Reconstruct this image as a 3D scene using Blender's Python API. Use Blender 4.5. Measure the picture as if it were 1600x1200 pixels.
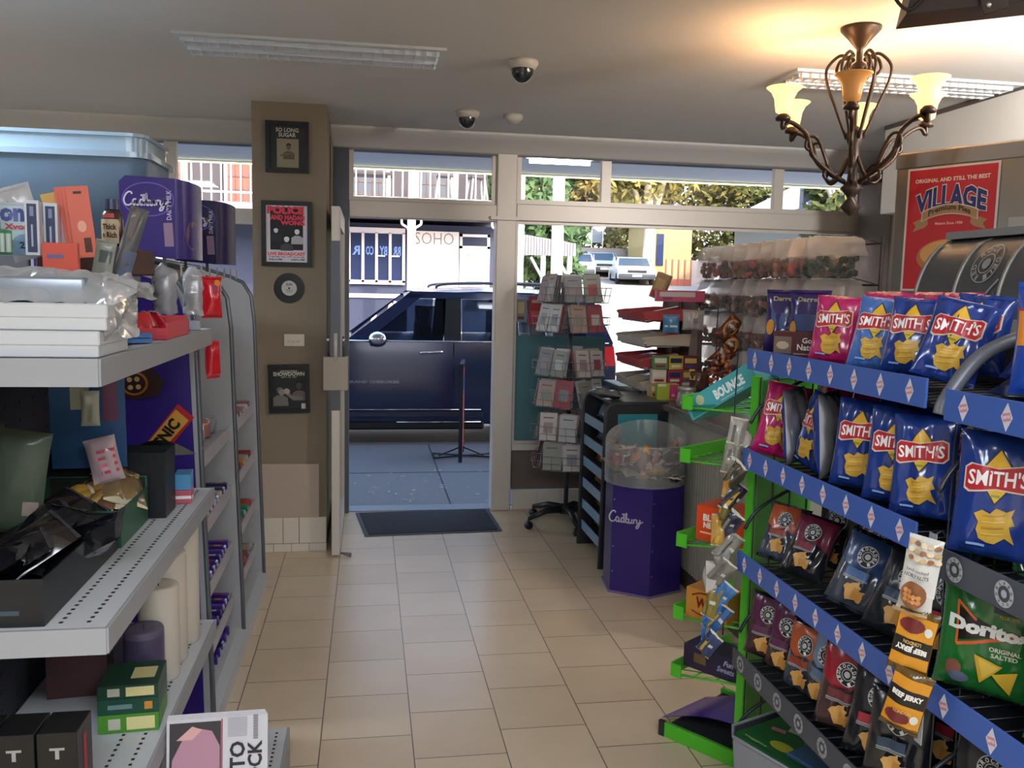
import bpy, bmesh, math, random
from math import sin, cos, pi, radians, sqrt, atan2, hypot
from mathutils import Vector, Matrix, noise
sc = bpy.context.scene
for o in list(bpy.data.objects): bpy.data.objects.remove(o)
COL = sc.collection
# ---------------------------------------------------------------- camera
EYE = Vector((0, 0, 1.65))
YAW, PITCH, ROLL, FPX = radians(9.324), radians(6.231), radians(1.244), 1378.5
fw = Vector((sin(YAW)*cos(PITCH), cos(YAW)*cos(PITCH), -sin(PITCH)))
rt0 = Vector((cos(YAW), -sin(YAW), 0)); up0 = rt0.cross(fw)
rt = rt0*cos(ROLL) + up0*sin(ROLL); up = -rt0*sin(ROLL) + up0*cos(ROLL)
cam = bpy.data.cameras.new('camera'); camo = bpy.data.objects.new('camera', cam); COL.objects.link(camo)
m3 = Matrix((rt, up, -fw)).transposed()
camo.matrix_world = Matrix.Translation(EYE) @ m3.to_4x4()
cam.sensor_fit = 'HORIZONTAL'; cam.sensor_width = 36; cam.lens = 36*FPX/1600
cam.clip_start = .05; cam.clip_end = 600
sc.camera = camo
# ---------------------------------------------------------------- world, sun, exposure
sc.view_settings.view_transform = 'Standard'; sc.view_settings.look = 'None'
sc.view_settings.gamma = 1; sc.view_settings.use_curve_mapping = False
sc.view_settings.exposure = 0.55
sc.cycles.use_denoising = True
sc.cycles.max_bounces = 10; sc.cycles.diffuse_bounces = 5; sc.cycles.glossy_bounces = 4
sc.cycles.transmission_bounces = 8; sc.cycles.transparent_max_bounces = 16
sc.cycles.sample_clamp_indirect = 4
w = bpy.data.worlds.new('world'); sc.world = w; w.use_nodes = True
nt = w.node_tree; bg = nt.nodes['Background']
sky = nt.nodes.new('ShaderNodeTexSky'); sky.sky_type = 'NISHITA'; sky.sun_disc = False
sky.sun_elevation = radians(34); sky.sun_rotation = radians(150); sky.dust_density = 3; sky.air_density = 1.2
nt.links.new(sky.outputs[0], bg.inputs[0]); bg.inputs[1].default_value = 0.75
def light(name, kind, loc, rot, energy, color=(1,1,1), **k):
    l = bpy.data.lights.new(name, kind); l.energy = energy; l.color = color
    for a, b in k.items(): setattr(l, a, b)
    o = bpy.data.objects.new(name, l); COL.objects.link(o); o.location = loc; o.rotation_euler = rot
    return o
def aim(v): return Vector(v).to_track_quat('-Z', 'Y').to_euler()
light('sun', 'SUN', (0,0,30), aim((-.42, .62, -.66)), 3.8, (1, .9, .74), angle=radians(1.5))
# assumed shop ceiling light (unseen fluorescent panels over the aisle behind the camera), with fill lights added at right and left
def ceil_area(name, x, y, e, sx=1.15, sy=.5, c=(.93,.96,1)):
    return light(name, 'AREA', (x, y, 2.66), (0,0,0), e, c, shape='RECTANGLE', size=sx, size_y=sy)
ceil_area('assumed_shop_light', 0.1, -.9, 115, 2.4, .9, (.86,.92,1))
ceil_area('counter_fill_light', 2.35, 1.0, 13, 1.0, .6, (.95,.96,1))  # added fill without a fitting, brightens the chip shelves and counter
light('bulkhead_fill_light', 'AREA', (2.72,2.45,2.45), aim((.6,1.5,.0)), 40, (1,.97,.93), shape='DISK', size=.2)  # added light out of view, no fitting, washes the right bulkhead white
ceil_area('side_fill_light', -2.1, 3.0, 38, 1.0, .6, (.82,.9,1))  # added fill without a fitting, lifts the left side and ceiling
# ---------------------------------------------------------------- materials
MATS = {}
def mat(name, col=(.5,.5,.5), rough=.6, metal=0, emit=None, es=1, alpha=1, var=0, vscale=12, coat=0, trans=0, bump=0, bscale=40, spec=.5, ior=1.45):
    if name in MATS: return MATS[name]
    m = bpy.data.materials.new(name); m.use_nodes = True; n = m.node_tree.nodes; L = m.node_tree.links
    b = n['Principled BSDF']; c = (*col, 1)
    b.inputs['Base Color'].default_value = c; b.inputs['Roughness'].default_value = rough
    b.inputs['Metallic'].default_value = metal; b.inputs['Alpha'].default_value = alpha
    b.inputs['Coat Weight'].default_value = coat; b.inputs['Coat Roughness'].default_value = .15
    b.inputs['Transmission Weight'].default_value = trans; b.inputs['IOR'].default_value = ior
    b.inputs['Specular IOR Level'].default_value = spec
    if emit: b.inputs['Emission Color'].default_value = (*emit, 1); b.inputs['Emission Strength'].default_value = es
    if var or bump:
        tc = n.new('ShaderNodeTexCoord')
    if var:
        t = n.new('ShaderNodeTexNoise'); t.inputs['Scale'].default_value = vscale; t.inputs['Detail'].default_value = 4
        L.new(tc.outputs['Object'], t.inputs['Vector'])
        mx = n.new('ShaderNodeMix'); mx.data_type = 'RGBA'
        mx.inputs[6].default_value = (*[v*(1-var) for v in col], 1); mx.inputs[7].default_value = (*[min(1, v*(1+var)) for v in col], 1)
        L.new(t.outputs['Fac'], mx.inputs[0]); L.new(mx.outputs[2], b.inputs['Base Color'])
    if bump:
        t2 = n.new('ShaderNodeTexNoise'); t2.inputs['Scale'].default_value = bscale
        L.new(tc.outputs['Object'], t2.inputs['Vector'])
        bp = n.new('ShaderNodeBump'); bp.inputs['Strength'].default_value = bump; bp.inputs['Distance'].default_value = .01
        L.new(t2.outputs['Fac'], bp.inputs['Height']); L.new(bp.outputs[0], b.inputs['Normal'])
    MATS[name] = m; return m
def hx(s, k=1):
    v = [int(s[i:i+2], 16)/255 for i in (0, 2, 4)]
    return tuple(k*(c/12.92 if c <= .04045 else ((c+.055)/1.055)**2.4) for c in v)
def M(s, rough=.5, **k):
    return mat('paint_%s_%d%s' % (s, int(rough*100), ''.join('%s%s' % (a[:2], b) for a, b in sorted(k.items()))), hx(s), rough, **k)
def glassmat(name, tint=(1,1,1), refl=1.0, haze=0.0, hazecol=(.8,.85,.9), rough=.02):
    if name in MATS: return MATS[name]
    m = bpy.data.materials.new(name); m.use_nodes = True; n = m.node_tree.nodes; L = m.node_tree.links
    n.remove(n['Principled BSDF']); out = n['Material Output']
    tr = n.new('ShaderNodeBsdfTransparent'); tr.inputs[0].default_value = (*tint, 1)
    gl = n.new('ShaderNodeBsdfGlossy'); gl.inputs['Roughness'].default_value = rough
    lw = n.new('ShaderNodeFresnel'); lw.inputs[0].default_value = 1.45
    mu = n.new('ShaderNodeMath'); mu.operation = 'MULTIPLY'; mu.inputs[1].default_value = refl; L.new(lw.outputs[0], mu.inputs[0])
    m1 = n.new('ShaderNodeMixShader'); L.new(mu.outputs[0], m1.inputs[0]); L.new(tr.outputs[0], m1.inputs[1]); L.new(gl.outputs[0], m1.inputs[2])
    res = m1
    if haze:
        df = n.new('ShaderNodeBsdfDiffuse'); df.inputs[0].default_value = (*hazecol, 1)
        m2 = n.new('ShaderNodeMixShader'); m2.inputs[0].default_value = haze
        L.new(m1.outputs[0], m2.inputs[1]); L.new(df.outputs[0], m2.inputs[2]); res = m2
    L.new(res.outputs[0], out.inputs[0]); MATS[name] = m; return m
# ---------------------------------------------------------------- mesh builder
_txt = {}
def text2d(s, bold=0.0, shear=0.0, res=2):
    k = (s, bold, shear, res)
    if k in _txt: return _txt[k]
    c = bpy.data.curves.new('t', 'FONT'); c.body = s; c.size = 1; c.offset = bold; c.shear = shear; c.resolution_u = res
    o = bpy.data.objects.new('t', c); COL.objects.link(o)
    dg = bpy.context.evaluated_depsgraph_get(); dg.update()
    me = o.evaluated_get(dg).to_mesh()
    v = [(p.co.x, p.co.y) for p in me.vertices]; f = [tuple(p.vertices) for p in me.polygons]
    o.evaluated_get(dg).to_mesh_clear(); bpy.data.objects.remove(o); bpy.data.curves.remove(c)
    if v:
        x0 = min(a for a, b in v); x1 = max(a for a, b in v); y0 = min(b for a, b in v); y1 = max(b for a, b in v)
        v = [((a-x0)/(x1-x0)-.5, (b-y0)/(y1-y0)-.5) for a, b in v]
    _txt[k] = (v, f); return _txt[k]
def T2(s, cx, cy, w, h, rot=0, bold=0.02, shear=0.0, mirror=False, warp=None):
    v, f = text2d(s, bold, shear); c, sn = cos(rot), sin(rot); r = []
    for a, b in v:
        x, y = a*w*(-1 if mirror else 1), b*h
        if warp: x, y = warp(x/w*2, y/h*2, x, y)
        r.append((cx + x*c - y*sn, cy + x*sn + y*c))
    return r, f
def poly(pts): return list(pts), [tuple(range(len(pts)))]
def rect2(cx, cy, w, h, rot=0):
    c, s = cos(rot), sin(rot)
    return poly([(cx+x*c-y*s, cy+x*s+y*c) for x, y in ((-w/2,-h/2),(w/2,-h/2),(w/2,h/2),(-w/2,h/2))])
def ell2(cx, cy, rx, ry, n=20, a0=0, a1=2*pi):
    full = abs(a1-a0-2*pi) < 1e-6
    return poly([(cx+rx*cos(a0+(a1-a0)*i/(n if full else n-1)), cy+ry*sin(a0+(a1-a0)*i/(n if full else n-1))) for i in range(n)])
def ring2(cx, cy, rx, ry, t, n=28):
    v = []; f = []
    for i in range(n):
        a = 2*pi*i/n; v += [(cx+rx*cos(a), cy+ry*sin(a)), (cx+(rx-t)*cos(a), cy+(ry-t)*sin(a))]
    for i in range(n):
        j = (i+1) % n; f.append((2*i, 2*j, 2*j+1, 2*i+1))
    return v, f
def stroke2(pts, t, closed=False):
    """thick 2-D stroke through points"""
    v = []; f = []; n = len(pts)
    for i in range(n):
        a = Vector(pts[max(0, i-1)]) if not closed else Vector(pts[i-1]); b = Vector(pts[min(n-1, i+1)]) if not closed else Vector(pts[(i+1) % n])
        d = (b-a); d = d.normalized() if d.length > 1e-9 else Vector((1,0)); nn = Vector((-d.y, d.x))*t/2; p = Vector(pts[i])
        v += [tuple(p+nn), tuple(p-nn)]
    for i in range(n-1 if not closed else n):
        j = (i+1) % n; f.append((2*i, 2*i+1, 2*j+1, 2*j))
    return v, f
def spline(ctrl, n=6):
    P = [Vector(p) for p in ctrl]; r = []
    for i in range(len(P)-1):
        p0, p1, p2, p3 = P[max(0,i-1)], P[i], P[i+1], P[min(len(P)-1,i+2)]
        for k in range(n):
            t = k/n
            r.append(.5*((2*p1)+(p2-p0)*t+(2*p0-5*p1+4*p2-p3)*t*t+(3*p1-p0-3*p2+p3)*t**3))
    r.append(P[-1]); return [tuple(x) for x in r]
class MB:
    def __init__(s): s.v = []; s.f = []; s.m = []; s.s = []; s.mats = []
    def mi(s, m):
        if m not in s.mats: s.mats.append(m)
        return s.mats.index(m)
    def add(s, v, f, m, X=None, smooth=False):
        b = len(s.v); k = s.mi(m)
        s.v += [tuple(X @ Vector(p)) if X is not None else tuple(p) for p in v]
        for q in f: s.f.append(tuple(b+i for i in q)); s.m.append(k); s.s.append(smooth)
        return s
    def box(s, x0, x1, y0, y1, z0, z1, m, X=None, bev=0, seg=2):
        if bev:
            bm = bmesh.new(); bmesh.ops.create_cube(bm, size=1)
            for v in bm.verts: v.co = ((x0+x1)/2+v.co.x*(x1-x0), (y0+y1)/2+v.co.y*(y1-y0), (z0+z1)/2+v.co.z*(z1-z0))
            bmesh.ops.bevel(bm, geom=bm.edges[:]+bm.verts[:], offset=bev, segments=seg, profile=.5, affect='EDGES')
            bm.verts.index_update(); s.add([v.co[:] for v in bm.verts], [[v.index for v in f.verts] for f in bm.faces], m, X, seg > 1); bm.free(); return s
        v = [(x,y,z) for x in (x0,x1) for y in (y0,y1) for z in (z0,z1)]
        return s.add(v, [(0,1,3,2),(4,6,7,5),(0,4,5,1),(2,3,7,6),(0,2,6,4),(1,5,7,3)], m, X)
    def tube(s, pts, r, m, n=8, X=None, closed=False):
        P = [Vector(p) for p in pts]; N = len(P); rad = r if isinstance(r, (list, tuple)) else [r]*N
        v = []; f = []; pn = None
        for i in range(N):
            a = P[i-1] if (i or closed) else P[0]; b = P[(i+1) % N] if (i < N-1 or closed) else P[-1]
            d = (b-a); d = d.normalized() if d.length > 1e-9 else Vector((0,0,1))
            if pn is None: pn = d.orthogonal().normalized()
            else:
                pn = (pn - d*pn.dot(d)); pn = pn.normalized() if pn.length > 1e-6 else d.orthogonal().normalized()
            q = d.cross(pn)
            for k in range(n):
                t = 2*pi*k/n; v.append(tuple(P[i] + (pn*cos(t)+q*sin(t))*rad[i]))
        for i in range(N if closed else N-1):
            j = (i+1) % N
            for k in range(n): f.append((i*n+k, i*n+(k+1) % n, j*n+(k+1) % n, j*n+k))
        if not closed: f += [tuple(range(n-1,-1,-1)), tuple((N-1)*n+k for k in range(n))]
        return s.add(v, f, m, X, n > 4)
    def lathe(s, prof, m, n=20, X=None, a0=0, a1=2*pi, smooth=True):
        full = abs(a1-a0-2*pi) < 1e-6; c = n if full else n+1; v = []; f = []
        for r, z in prof:
            for k in range(c): t = a0+(a1-a0)*k/n; v.append((r*cos(t), r*sin(t), z))
        for i in range(len(prof)-1):
            for k in range(n): f.append((i*c+k, i*c+(k+1) % c, (i+1)*c+(k+1) % c, (i+1)*c+k))
        return s.add(v, f, m, X, smooth)
    def cyl(s, x, y, z0, z1, r, m, n=16, X=None, r2=None):
        r2 = r if r2 is None else r2
        return s.lathe([(0,z0),(r,z0),(r,z0),(r2,z1),(r2,z1),(0,z1)], m, n, (X if X is not None else Matrix()) @ Matrix.Translation((x,y,0)), smooth=False)
    def ball(s, c, r, m, n=12, X=None, sq=(1,1,1)):
        pr = [(sin(pi*i/(n//2)), -cos(pi*i/(n//2))) for i in range(n//2+1)]
        return s.lathe(pr, m, n, (X if X is not None else Matrix()) @ Matrix.Translation(c) @ Matrix.Diagonal((r*sq[0], r*sq[1], r*sq[2], 1)))
    def prism(s, pts, z0, z1, m, X=None, side=None, smooth=False):
        n = len(pts); v = [(x,y,z0) for x,y in pts]+[(x,y,z1) for x,y in pts]
        s.add(v, [tuple(range(n-1,-1,-1)), tuple(range(n,2*n))], m, X)
        return s.add(v, [(i,(i+1) % n,n+(i+1) % n,n+i) for i in range(n)], side or m, X, smooth)
    def sheet(s, fn, nu, nv, m, X=None, smooth=True, wrapu=False):
        v = [fn(i/nu, j/nv) for j in range(nv+1) for i in range(nu+1)]
        return s.add(v, [(j*(nu+1)+i, j*(nu+1)+i+1, (j+1)*(nu+1)+i+1, (j+1)*(nu+1)+i) for j in range(nv) for i in range(nu)], m, X, smooth)
    def decal(s, vf, m, mp, grid=None, X=None):
        """flat printed shape (2-D verts, faces) laid on a surface by mp(x, y) -> 3-D"""
        v, f = vf
        if grid:
            bm = bmesh.new(); bv = [bm.verts.new((a, b, 0)) for a, b in v]
            for q in f:
                try: bm.faces.new([bv[i] for i in q])
                except ValueError: pass
            xs = [a for a, b in v]; ys = [b for a, b in v]
            if len(f) and len(f[0]) > 4: bmesh.ops.triangulate(bm, faces=bm.faces[:])
            for lo, hi, ax in ((min(xs), max(xs), 0), (min(ys), max(ys), 1)):
                k = math.ceil(lo/grid+1e-6)
                while k*grid < hi-1e-6:
                    bmesh.ops.bisect_plane(bm, geom=bm.verts[:]+bm.edges[:]+bm.faces[:], plane_co=((k*grid,0,0) if ax == 0 else (0,k*grid,0)), plane_no=((1,0,0) if ax == 0 else (0,1,0)), dist=1e-6)
                    k += 1
            bm.verts.index_update(); v = [(q.co.x, q.co.y) for q in bm.verts]; f = [[q.index for q in p.verts] for p in bm.faces]; bm.free()
        return s.add([mp(a, b) for a, b in v], f, m, X, bool(grid))
    def build(s, name, parent=None, loc=(0,0,0), rz=0, rot=None):
        me = bpy.data.meshes.new(name); me.from_pydata(s.v, [], s.f)
        for m in s.mats: me.materials.append(m)
        me.polygons.foreach_set('material_index', s.m); me.polygons.foreach_set('use_smooth', s.s); me.update()
        o = bpy.data.objects.new(name, me); COL.objects.link(o)
        if parent is not None: o.parent = parent
        o.location = loc; o.rotation_euler = rot if rot else (0,0,rz)
        return o
def plane_map(origin, ux, uy, off=.001):
    o = Vector(origin); a = Vector(ux); b = Vector(uy); n = a.cross(b).normalized()*off
    return lambda x, y: tuple(o + a*x + b*y + n)
def tag(o, label=None, cat=None, group=None, kind=None):
    if label: o['label'] = label
    if cat: o['category'] = cat
    if group: o['group'] = group
    if kind: o['kind'] = kind
    return o
def thing(name, label, cat, loc=(0,0,0), rz=0, group=None, rot=None):
    o = bpy.data.objects.new(name, None); COL.objects.link(o); o.empty_display_size = .1
    o.location = loc; o.rotation_euler = rot if rot else (0,0,rz)
    return tag(o, label, cat, group)
def struct(name, mb): return tag(mb.build(name), kind='structure')
def dup(root, loc=None, rz=None, label=None, group=None, rot=None, scale=None):
    r = root.copy(); COL.objects.link(r)
    for ch in list(root.children):
        c = ch.copy(); COL.objects.link(c); c.parent = r
        for g in list(ch.children):
            d = g.copy(); COL.objects.link(d); d.parent = c
    if loc is not None: r.location = loc
    if rz is not None: r.rotation_euler = (0,0,rz)
    if rot is not None: r.rotation_euler = rot
    if scale is not None: r.scale = (scale,)*3 if not isinstance(scale, tuple) else scale
    if label: r['label'] = label
    if group: r['group'] = group
    return r
def RX(a): return Matrix.Rotation(a, 4, 'X')
def RY(a): return Matrix.Rotation(a, 4, 'Y')
def RZ(a): return Matrix.Rotation(a, 4, 'Z')
def TR(x, y, z): return Matrix.Translation((x, y, z))
rnd = random.Random(7)
# ================================================================ the shop shell
def floor_mat():
    m = mat('floor_tiles', (.6,.5,.4), .30, spec=.6); n = m.node_tree.nodes; L = m.node_tree.links; b = n['Principled BSDF']
    tc = n.new('ShaderNodeTexCoord'); mp = n.new('ShaderNodeMapping'); sep = n.new('ShaderNodeSeparateXYZ'); cmb = n.new('ShaderNodeCombineXYZ')
    L.new(tc.outputs['Object'], sep.inputs[0])
    def off(out, d):
        a = n.new('ShaderNodeMath'); a.inputs[1].default_value = d; L.new(out, a.inputs[0]); return a.outputs[0]
    L.new(off(sep.outputs[1], 33.8*1-3.451+.169), cmb.inputs[0]); L.new(off(sep.outputs[0], 33+.165), cmb.inputs[1])
    br = n.new('ShaderNodeTexBrick'); L.new(cmb.outputs[0], br.inputs['Vector'])
    br.inputs['Scale'].default_value = 1; br.inputs['Brick Width'].default_value = .338; br.inputs['Row Height'].default_value = .33
    br.inputs['Mortar Size'].default_value = .0022; br.inputs['Mortar Smooth'].default_value = .1; br.offset = .5; br.inputs['Bias'].default_value = 0
    br.inputs['Color1'].default_value = (*hx('e3d0b4'), 1); br.inputs['Color2'].default_value = (*hx('dac5a6'), 1); br.inputs['Mortar'].default_value = (*hx('6e5f52'), 1)
    ns = n.new('ShaderNodeTexNoise'); ns.inputs['Scale'].default_value = 3; ns.inputs['Detail'].default_value = 6; L.new(tc.outputs['Object'], ns.inputs['Vector'])
    mx = n.new('ShaderNodeMix'); mx.data_type = 'RGBA'; mx.blend_type = 'MULTIPLY'; mx.inputs[0].default_value = .22
    L.new(br.outputs['Color'], mx.inputs[6]); L.new(ns.outputs['Fac'], mx.inputs[7]); L.new(mx.outputs[2], b.inputs['Base Color'])
    bp = n.new('ShaderNodeBump'); bp.inputs['Strength'].default_value = .4; bp.inputs['Distance'].default_value = .002; bp.invert = True
    L.new(br.outputs['Fac'], bp.inputs['Height']); L.new(bp.outputs[0], b.inputs['Normal'])
    return m
FACE = 6.41; CEIL = 2.70
m_ceil = mat('ceiling_paint', hx('d3d1cf'), .85, var=.03, vscale=2)
m_wall = mat('taupe_wall_paint', hx('877b6a'), .75, var=.05, vscale=3)
m_white = mat('white_wall_paint', hx('dddcd8'), .8)
m_alu = mat('anodised_aluminium', hx('cfc8c1'), .42, metal=.25)
m_aludk = mat('dark_aluminium', hx('5c5f68'), .4, metal=.5)
m_glass = glassmat('window_glass', (.97,.985,.98), .8)
struct('floor', MB().box(-4.5, 6.2, -3.2, FACE+.08, -.12, 0, floor_mat()))
struct('ceiling', MB().box(-4.5, 6.2, -3.2, FACE, CEIL, CEIL+.12, m_ceil))
struct('wall_left', MB().box(-4.6, -4.5, -3.2, FACE+.1, -.1, CEIL+.1, m_white))
struct('wall_right', MB().box(6.2, 6.3, -3.2, FACE+.1, -.1, CEIL+.1, m_white))
struct('wall_rear', MB().box(-4.6, 6.3, -3.3, -3.2, -.1, CEIL+.1, m_white))
# cove under the ceiling along the shopfront
cv = MB(); pr = [(0,0),(-.26,0),(-.24,-.018),(-.17,-.04),(-.09,-.07),(-.03,-.1),(0,-.12)]
cv.prism([(y, z) for y, z in pr], -4.5, 6.2, m_ceil, Matrix(((0,0,1,0),(1,0,0,FACE-.04),(0,1,0,CEIL),(0,0,0,1))), smooth=True)
struct('trim_1', cv)
# the front wall: low tiled wall below the windows, head band above, far right solid wall
fr = MB()
fr.box(-4.5, -.66, FACE-.04, FACE+.14, 0, .48, m_wall)
fr.box(-4.5, 6.2, FACE-.04, FACE+.14, 2.63, CEIL+.1, m_alu)
fr.box(1.06, 3.74, FACE-.02, FACE+.12, .15, .46, mat('brown_panel', hx('6f625b'), .6))
fr.box(3.74, 4.25, FACE-.14, FACE+.14, 0, CEIL, mat('dark_end_wall', hx('4a4140'), .6))
fr.box(4.25, 6.2, FACE-.04, FACE+.14, 0, CEIL, m_wall)
struct('wall_front', fr)
bs = MB()
m_wt = mat('white_tile', hx('d9d2c6'), .25)
for i in range(14): bs.box(1.065+i*.19, 1.065+i*.19+.187, FACE-.035, FACE-.02, .0, .148, m_wt, bev=.002, seg=1)
struct('baseboard_front', bs)
# pillar
pl = MB(); PX0, PX1, PY0 = -.677, -.25, 5.462
pl.box(PX0, PX1, PY0, FACE+.14, 0, CEIL, m_wall)
struct('wall_pillar', pl)
bp = MB()
for x0, x1 in ((PX0+.003, -.515), (-.512, -.418), (-.415, PX1-.003)): bp.box(x0, x1, PY0-.012, PY0-.001, .052, .215, m_wt, bev=.002, seg=1)
for i in range(4):
    a = PX0 + (PX1-PX0)*i/4; bp.box(a+.001, a+(PX1-PX0)/4-.001, PY0-.016, PY0-.001, 0, .05, m_wt, bev=.002, seg=1)
struct('baseboard_pillar', bp)
pt = MB().box(-.645, -.295, PY0-.014, PY0-.002, .215, .55, mat('beige_panel', hx('b5a698'), .35, var=.04), bev=.002, seg=1)
struct('trim_2', pt)
# shopfront frames and glass ------------------------------------------------
def frame(name, x0, x1, z0, z1, t=.05, d=.06, label=None, glass=True, tint=None, y=FACE):
    f = MB()
    f.box(x0, x1, y-d/2, y+d/2, z1-t, z1, m_alu); f.box(x0, x1, y-d/2, y+d/2, z0, z0+t, m_alu)
    f.box(x0, x0+t, y-d/2, y+d/2, z0+t, z1-t, m_alu); f.box(x1-t, x1, y-d/2, y+d/2, z0+t, z1-t, m_alu)
    o = tag(f.build(name), kind='structure')
    if glass: MB().box(x0+t, x1-t, y-.004, y+.004, z0+t, z1-t, tint or m_glass).build('window_pane', o)
    return o
fb = MB()     # posts and transom of the shopfront
fb.box(.905, 1.05, FACE-.06, FACE+.08, 0, 2.64, m_alu, bev=.006, seg=1)          # post right of the doorway
fb.box(-.25, -.135, FACE-.05, FACE+.08, 0, 2.64, m_aludk)                         # post left of the doorway
fb.box(1.05, 3.74, FACE-.06, FACE+.07, 2.13, 2.25, m_alu, bev=.005, seg=1)        # transom over the big window
fb.box(1.05, 3.74, FACE-.07, FACE+.08, .455, .50, m_alu)                          # sill
fb.box(-.135, .905, FACE-.06, FACE+.07, 2.12, 2.235, m_alu, bev=.004, seg=1)      # door head
fb.box(.86, 1.06, FACE-.09, FACE-.06, 2.13, 2.155, m_alu)                         # closer plate
struct('trim_3', fb)
frame('window_1', 1.05, 1.715, 2.25, 2.63, .035)
frame('window_2', 1.715, 3.06, 2.25, 2.63, .035)
frame('window_3', 3.06, 3.74, 2.25, 2.63, .035)
frame('window_4', -.135, .905, 2.235, 2.63, .03)
frame('window_5', 1.05, 3.74, .50, 2.13, .02)
frame('window_6', -1.325, -.677, .48, 2.64, .04)
frame('window_7', -2.35, -1.325, .48, 2.64, .04)
frame('window_8', -4.5, -2.35, .48, 2.64, .04)
struct('trim_4', MB().box(-4.5, -.68, FACE-.05, FACE+.06, 2.05, 2.15, m_alu))
# sill strip of the doorway
struct('trim_5', MB().box(-.135, .905, FACE-.02, FACE+.14, -.01, .006, mat('threshold_metal', hx('8c8f98'), .45, metal=.4)))
# open door leaf: aluminium frame with glass, hinged by the pillar and swung inwards
def door_leaf():
    d = MB(); L0, L1 = 5.31, 6.36
    x0, x1 = -.215, -.165
    d.box(x0, x1, L0, L0+.1, .01, 2.10, m_alu, bev=.004, seg=1)
    d.box(x0, x1, L1-.08, L1, .01, 2.10, m_alu)
    d.box(x0, x1, L0+.1, L1-.08, .01, .14, m_alu); d.box(x0, x1, L0+.1, L1-.08, 1.99, 2.10, m_alu)
    d.box(x0-.002, x1+.002, L0-.003, L0, .9, 1.9, m_aludk)
    o = tag(d.build('door_1'), kind='structure')
    MB().box(-.194, -.186, L0+.1, L1-.08, .14, 1.99, m_glass).build('door_pane', o)
    MB().box(-.262, -.118, L0-.01, L0+.06, 1.02, 1.22, mat('cream_lock_box', hx('a9a296'), .5), bev=.004, seg=1).build('door_lock_box', o)
    h = MB()
    for x in (-.235, -.145): h.tube([(x, L0+.03, 1.22), (x, L0+.03, 1.34)], .008, m_aludk); h.ball((x, L0+.005, 1.32), .012, mat('chrome', (.8,.8,.82), .12, metal=1))
    h.tube([(-.19, L0-.006, 1.2), (-.19, L0-.006, 1.36)], .012, m_alu)
    h.build('door_handle', o)
    st = MB().tube([(-.16, L0+.02, .02), (-.10, L0+.0, .012)], [.006,.014], mat('grey_rubber', hx('77706a'), .7)); st.build('door_stop', o)
    return o
door_leaf()
# signs and fittings on the door side of the pillar
tag(MB().box(-.243, -.236, 5.95, 6.28, 2.12, 2.60, mat('taped_paper', hx('8e7a68'), .7), bev=.002, seg=1).build('paper_notice'), 'brown sheet taped high on the door side of the pillar', 'notice').location.x = -.005
# floor mat -------------------------------------------------------------------
mt = thing('door_mat', 'dark grey ribbed door mat lying at the open doorway', 'mat', (0,0,0))
X = Matrix(((1,0,0,0),(0,1,0,0),(0,0,1,0),(0,0,0,1)))
q = [(-.085,6.345),(.89,6.395),(.905,5.79),(-.015,5.735)]
MB().prism(q, .001, .006, mat('mat_edge', hx('4c4e57'), .7)).build('rubber_border', mt)
cx = sum(a for a,b in q)/4; cy = sum(b for a,b in q)/4
mm = mat('mat_pile', hx('3c404c'), .95, bump=.8, bscale=300, var=.2, vscale=60)
MB().prism([(cx+(a-cx)*.94, cy+(b-cy)*.92) for a,b in q], .0061, .0105, mm).build('pile', mt)
# ceiling fittings -------------------------------------------------------------
m_refl = mat('louvre_metal', hx('e8ecf2'), .35, metal=.2); m_lampw = mat('light_frame_white', hx('c9cdd2'), .5)
def troffer(label, x0, x1, y0, y1):
    t = thing('ceiling_light', label, 'light', (x0, y0, CEIL), group='recessed louvre lights')
    W, D = x1-x0, y1-y0; f = MB()
    f.box(0, W, 0, .03, -.012, 0, m_lampw); f.box(0, W, D-.03, D, -.012, 0, m_lampw)
    f.box(0, .03, .03, D-.03, -.012, 0, m_lampw); f.box(W-.03, W, .03, D-.03, -.012, 0, m_lampw)
    f.box(.03, W-.03, D/2-.02, D/2+.02, -.011, 0, m_lampw)
    f.build('frame', t)
    l = MB(); l.box(.03, W-.03, .03, D-.03, -.003, -.001, mat('louvre_back', hx('c3cad4'), .3, metal=.2))
    n = 24
    for i in range(n):
        x = .04 + (W-.08)*i/(n-1)
        for a, b in ((.03, D/2-.02), (D/2+.02, D-.03)): l.box(x-.001, x+.001, a, b, -.03, -.003, m_refl)
    for a in (.05, D/2-.03, D/2+.03, D-.05): l.box(.03, W-.03, a-.003, a+.003, -.028, -.003, m_refl)
    l.build('louvre', t)
troffer('long recessed louvre ceiling light left of the domed cameras', -.83, .34, 4.05, 4.38)
troffer('long recessed louvre ceiling light behind the chandelier', 1.98, 3.17, 4.0, 4.30)
m_cam = mat('cam_white', hx('c2bcb2'), .5); m_dome = mat('dome_dark', hx('24262e'), .12, coat=.5)
def dome(label, x, y, k):
    t = thing('security_camera', label, 'security camera', (x, y, CEIL), group='domed ceiling cameras')
    MB().lathe([(0,0),(.075*k,0),(.078*k,-.012*k),(.062*k,-.04*k),(0,-.04*k)], m_cam, 24).build('mount', t)
    MB().lathe([(.055*k,-.04*k),(.053*k,-.06*k),(.042*k,-.085*k),(.022*k,-.1*k),(0,-.104*k)], m_dome, 24).build('dome', t)
dome('dark domed camera on a pale base, nearer and larger of the two', .705, 4.19, .95)
dome('dark domed camera over the doorway, farther and smaller of the two', .585, 5.45, .95)
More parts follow.
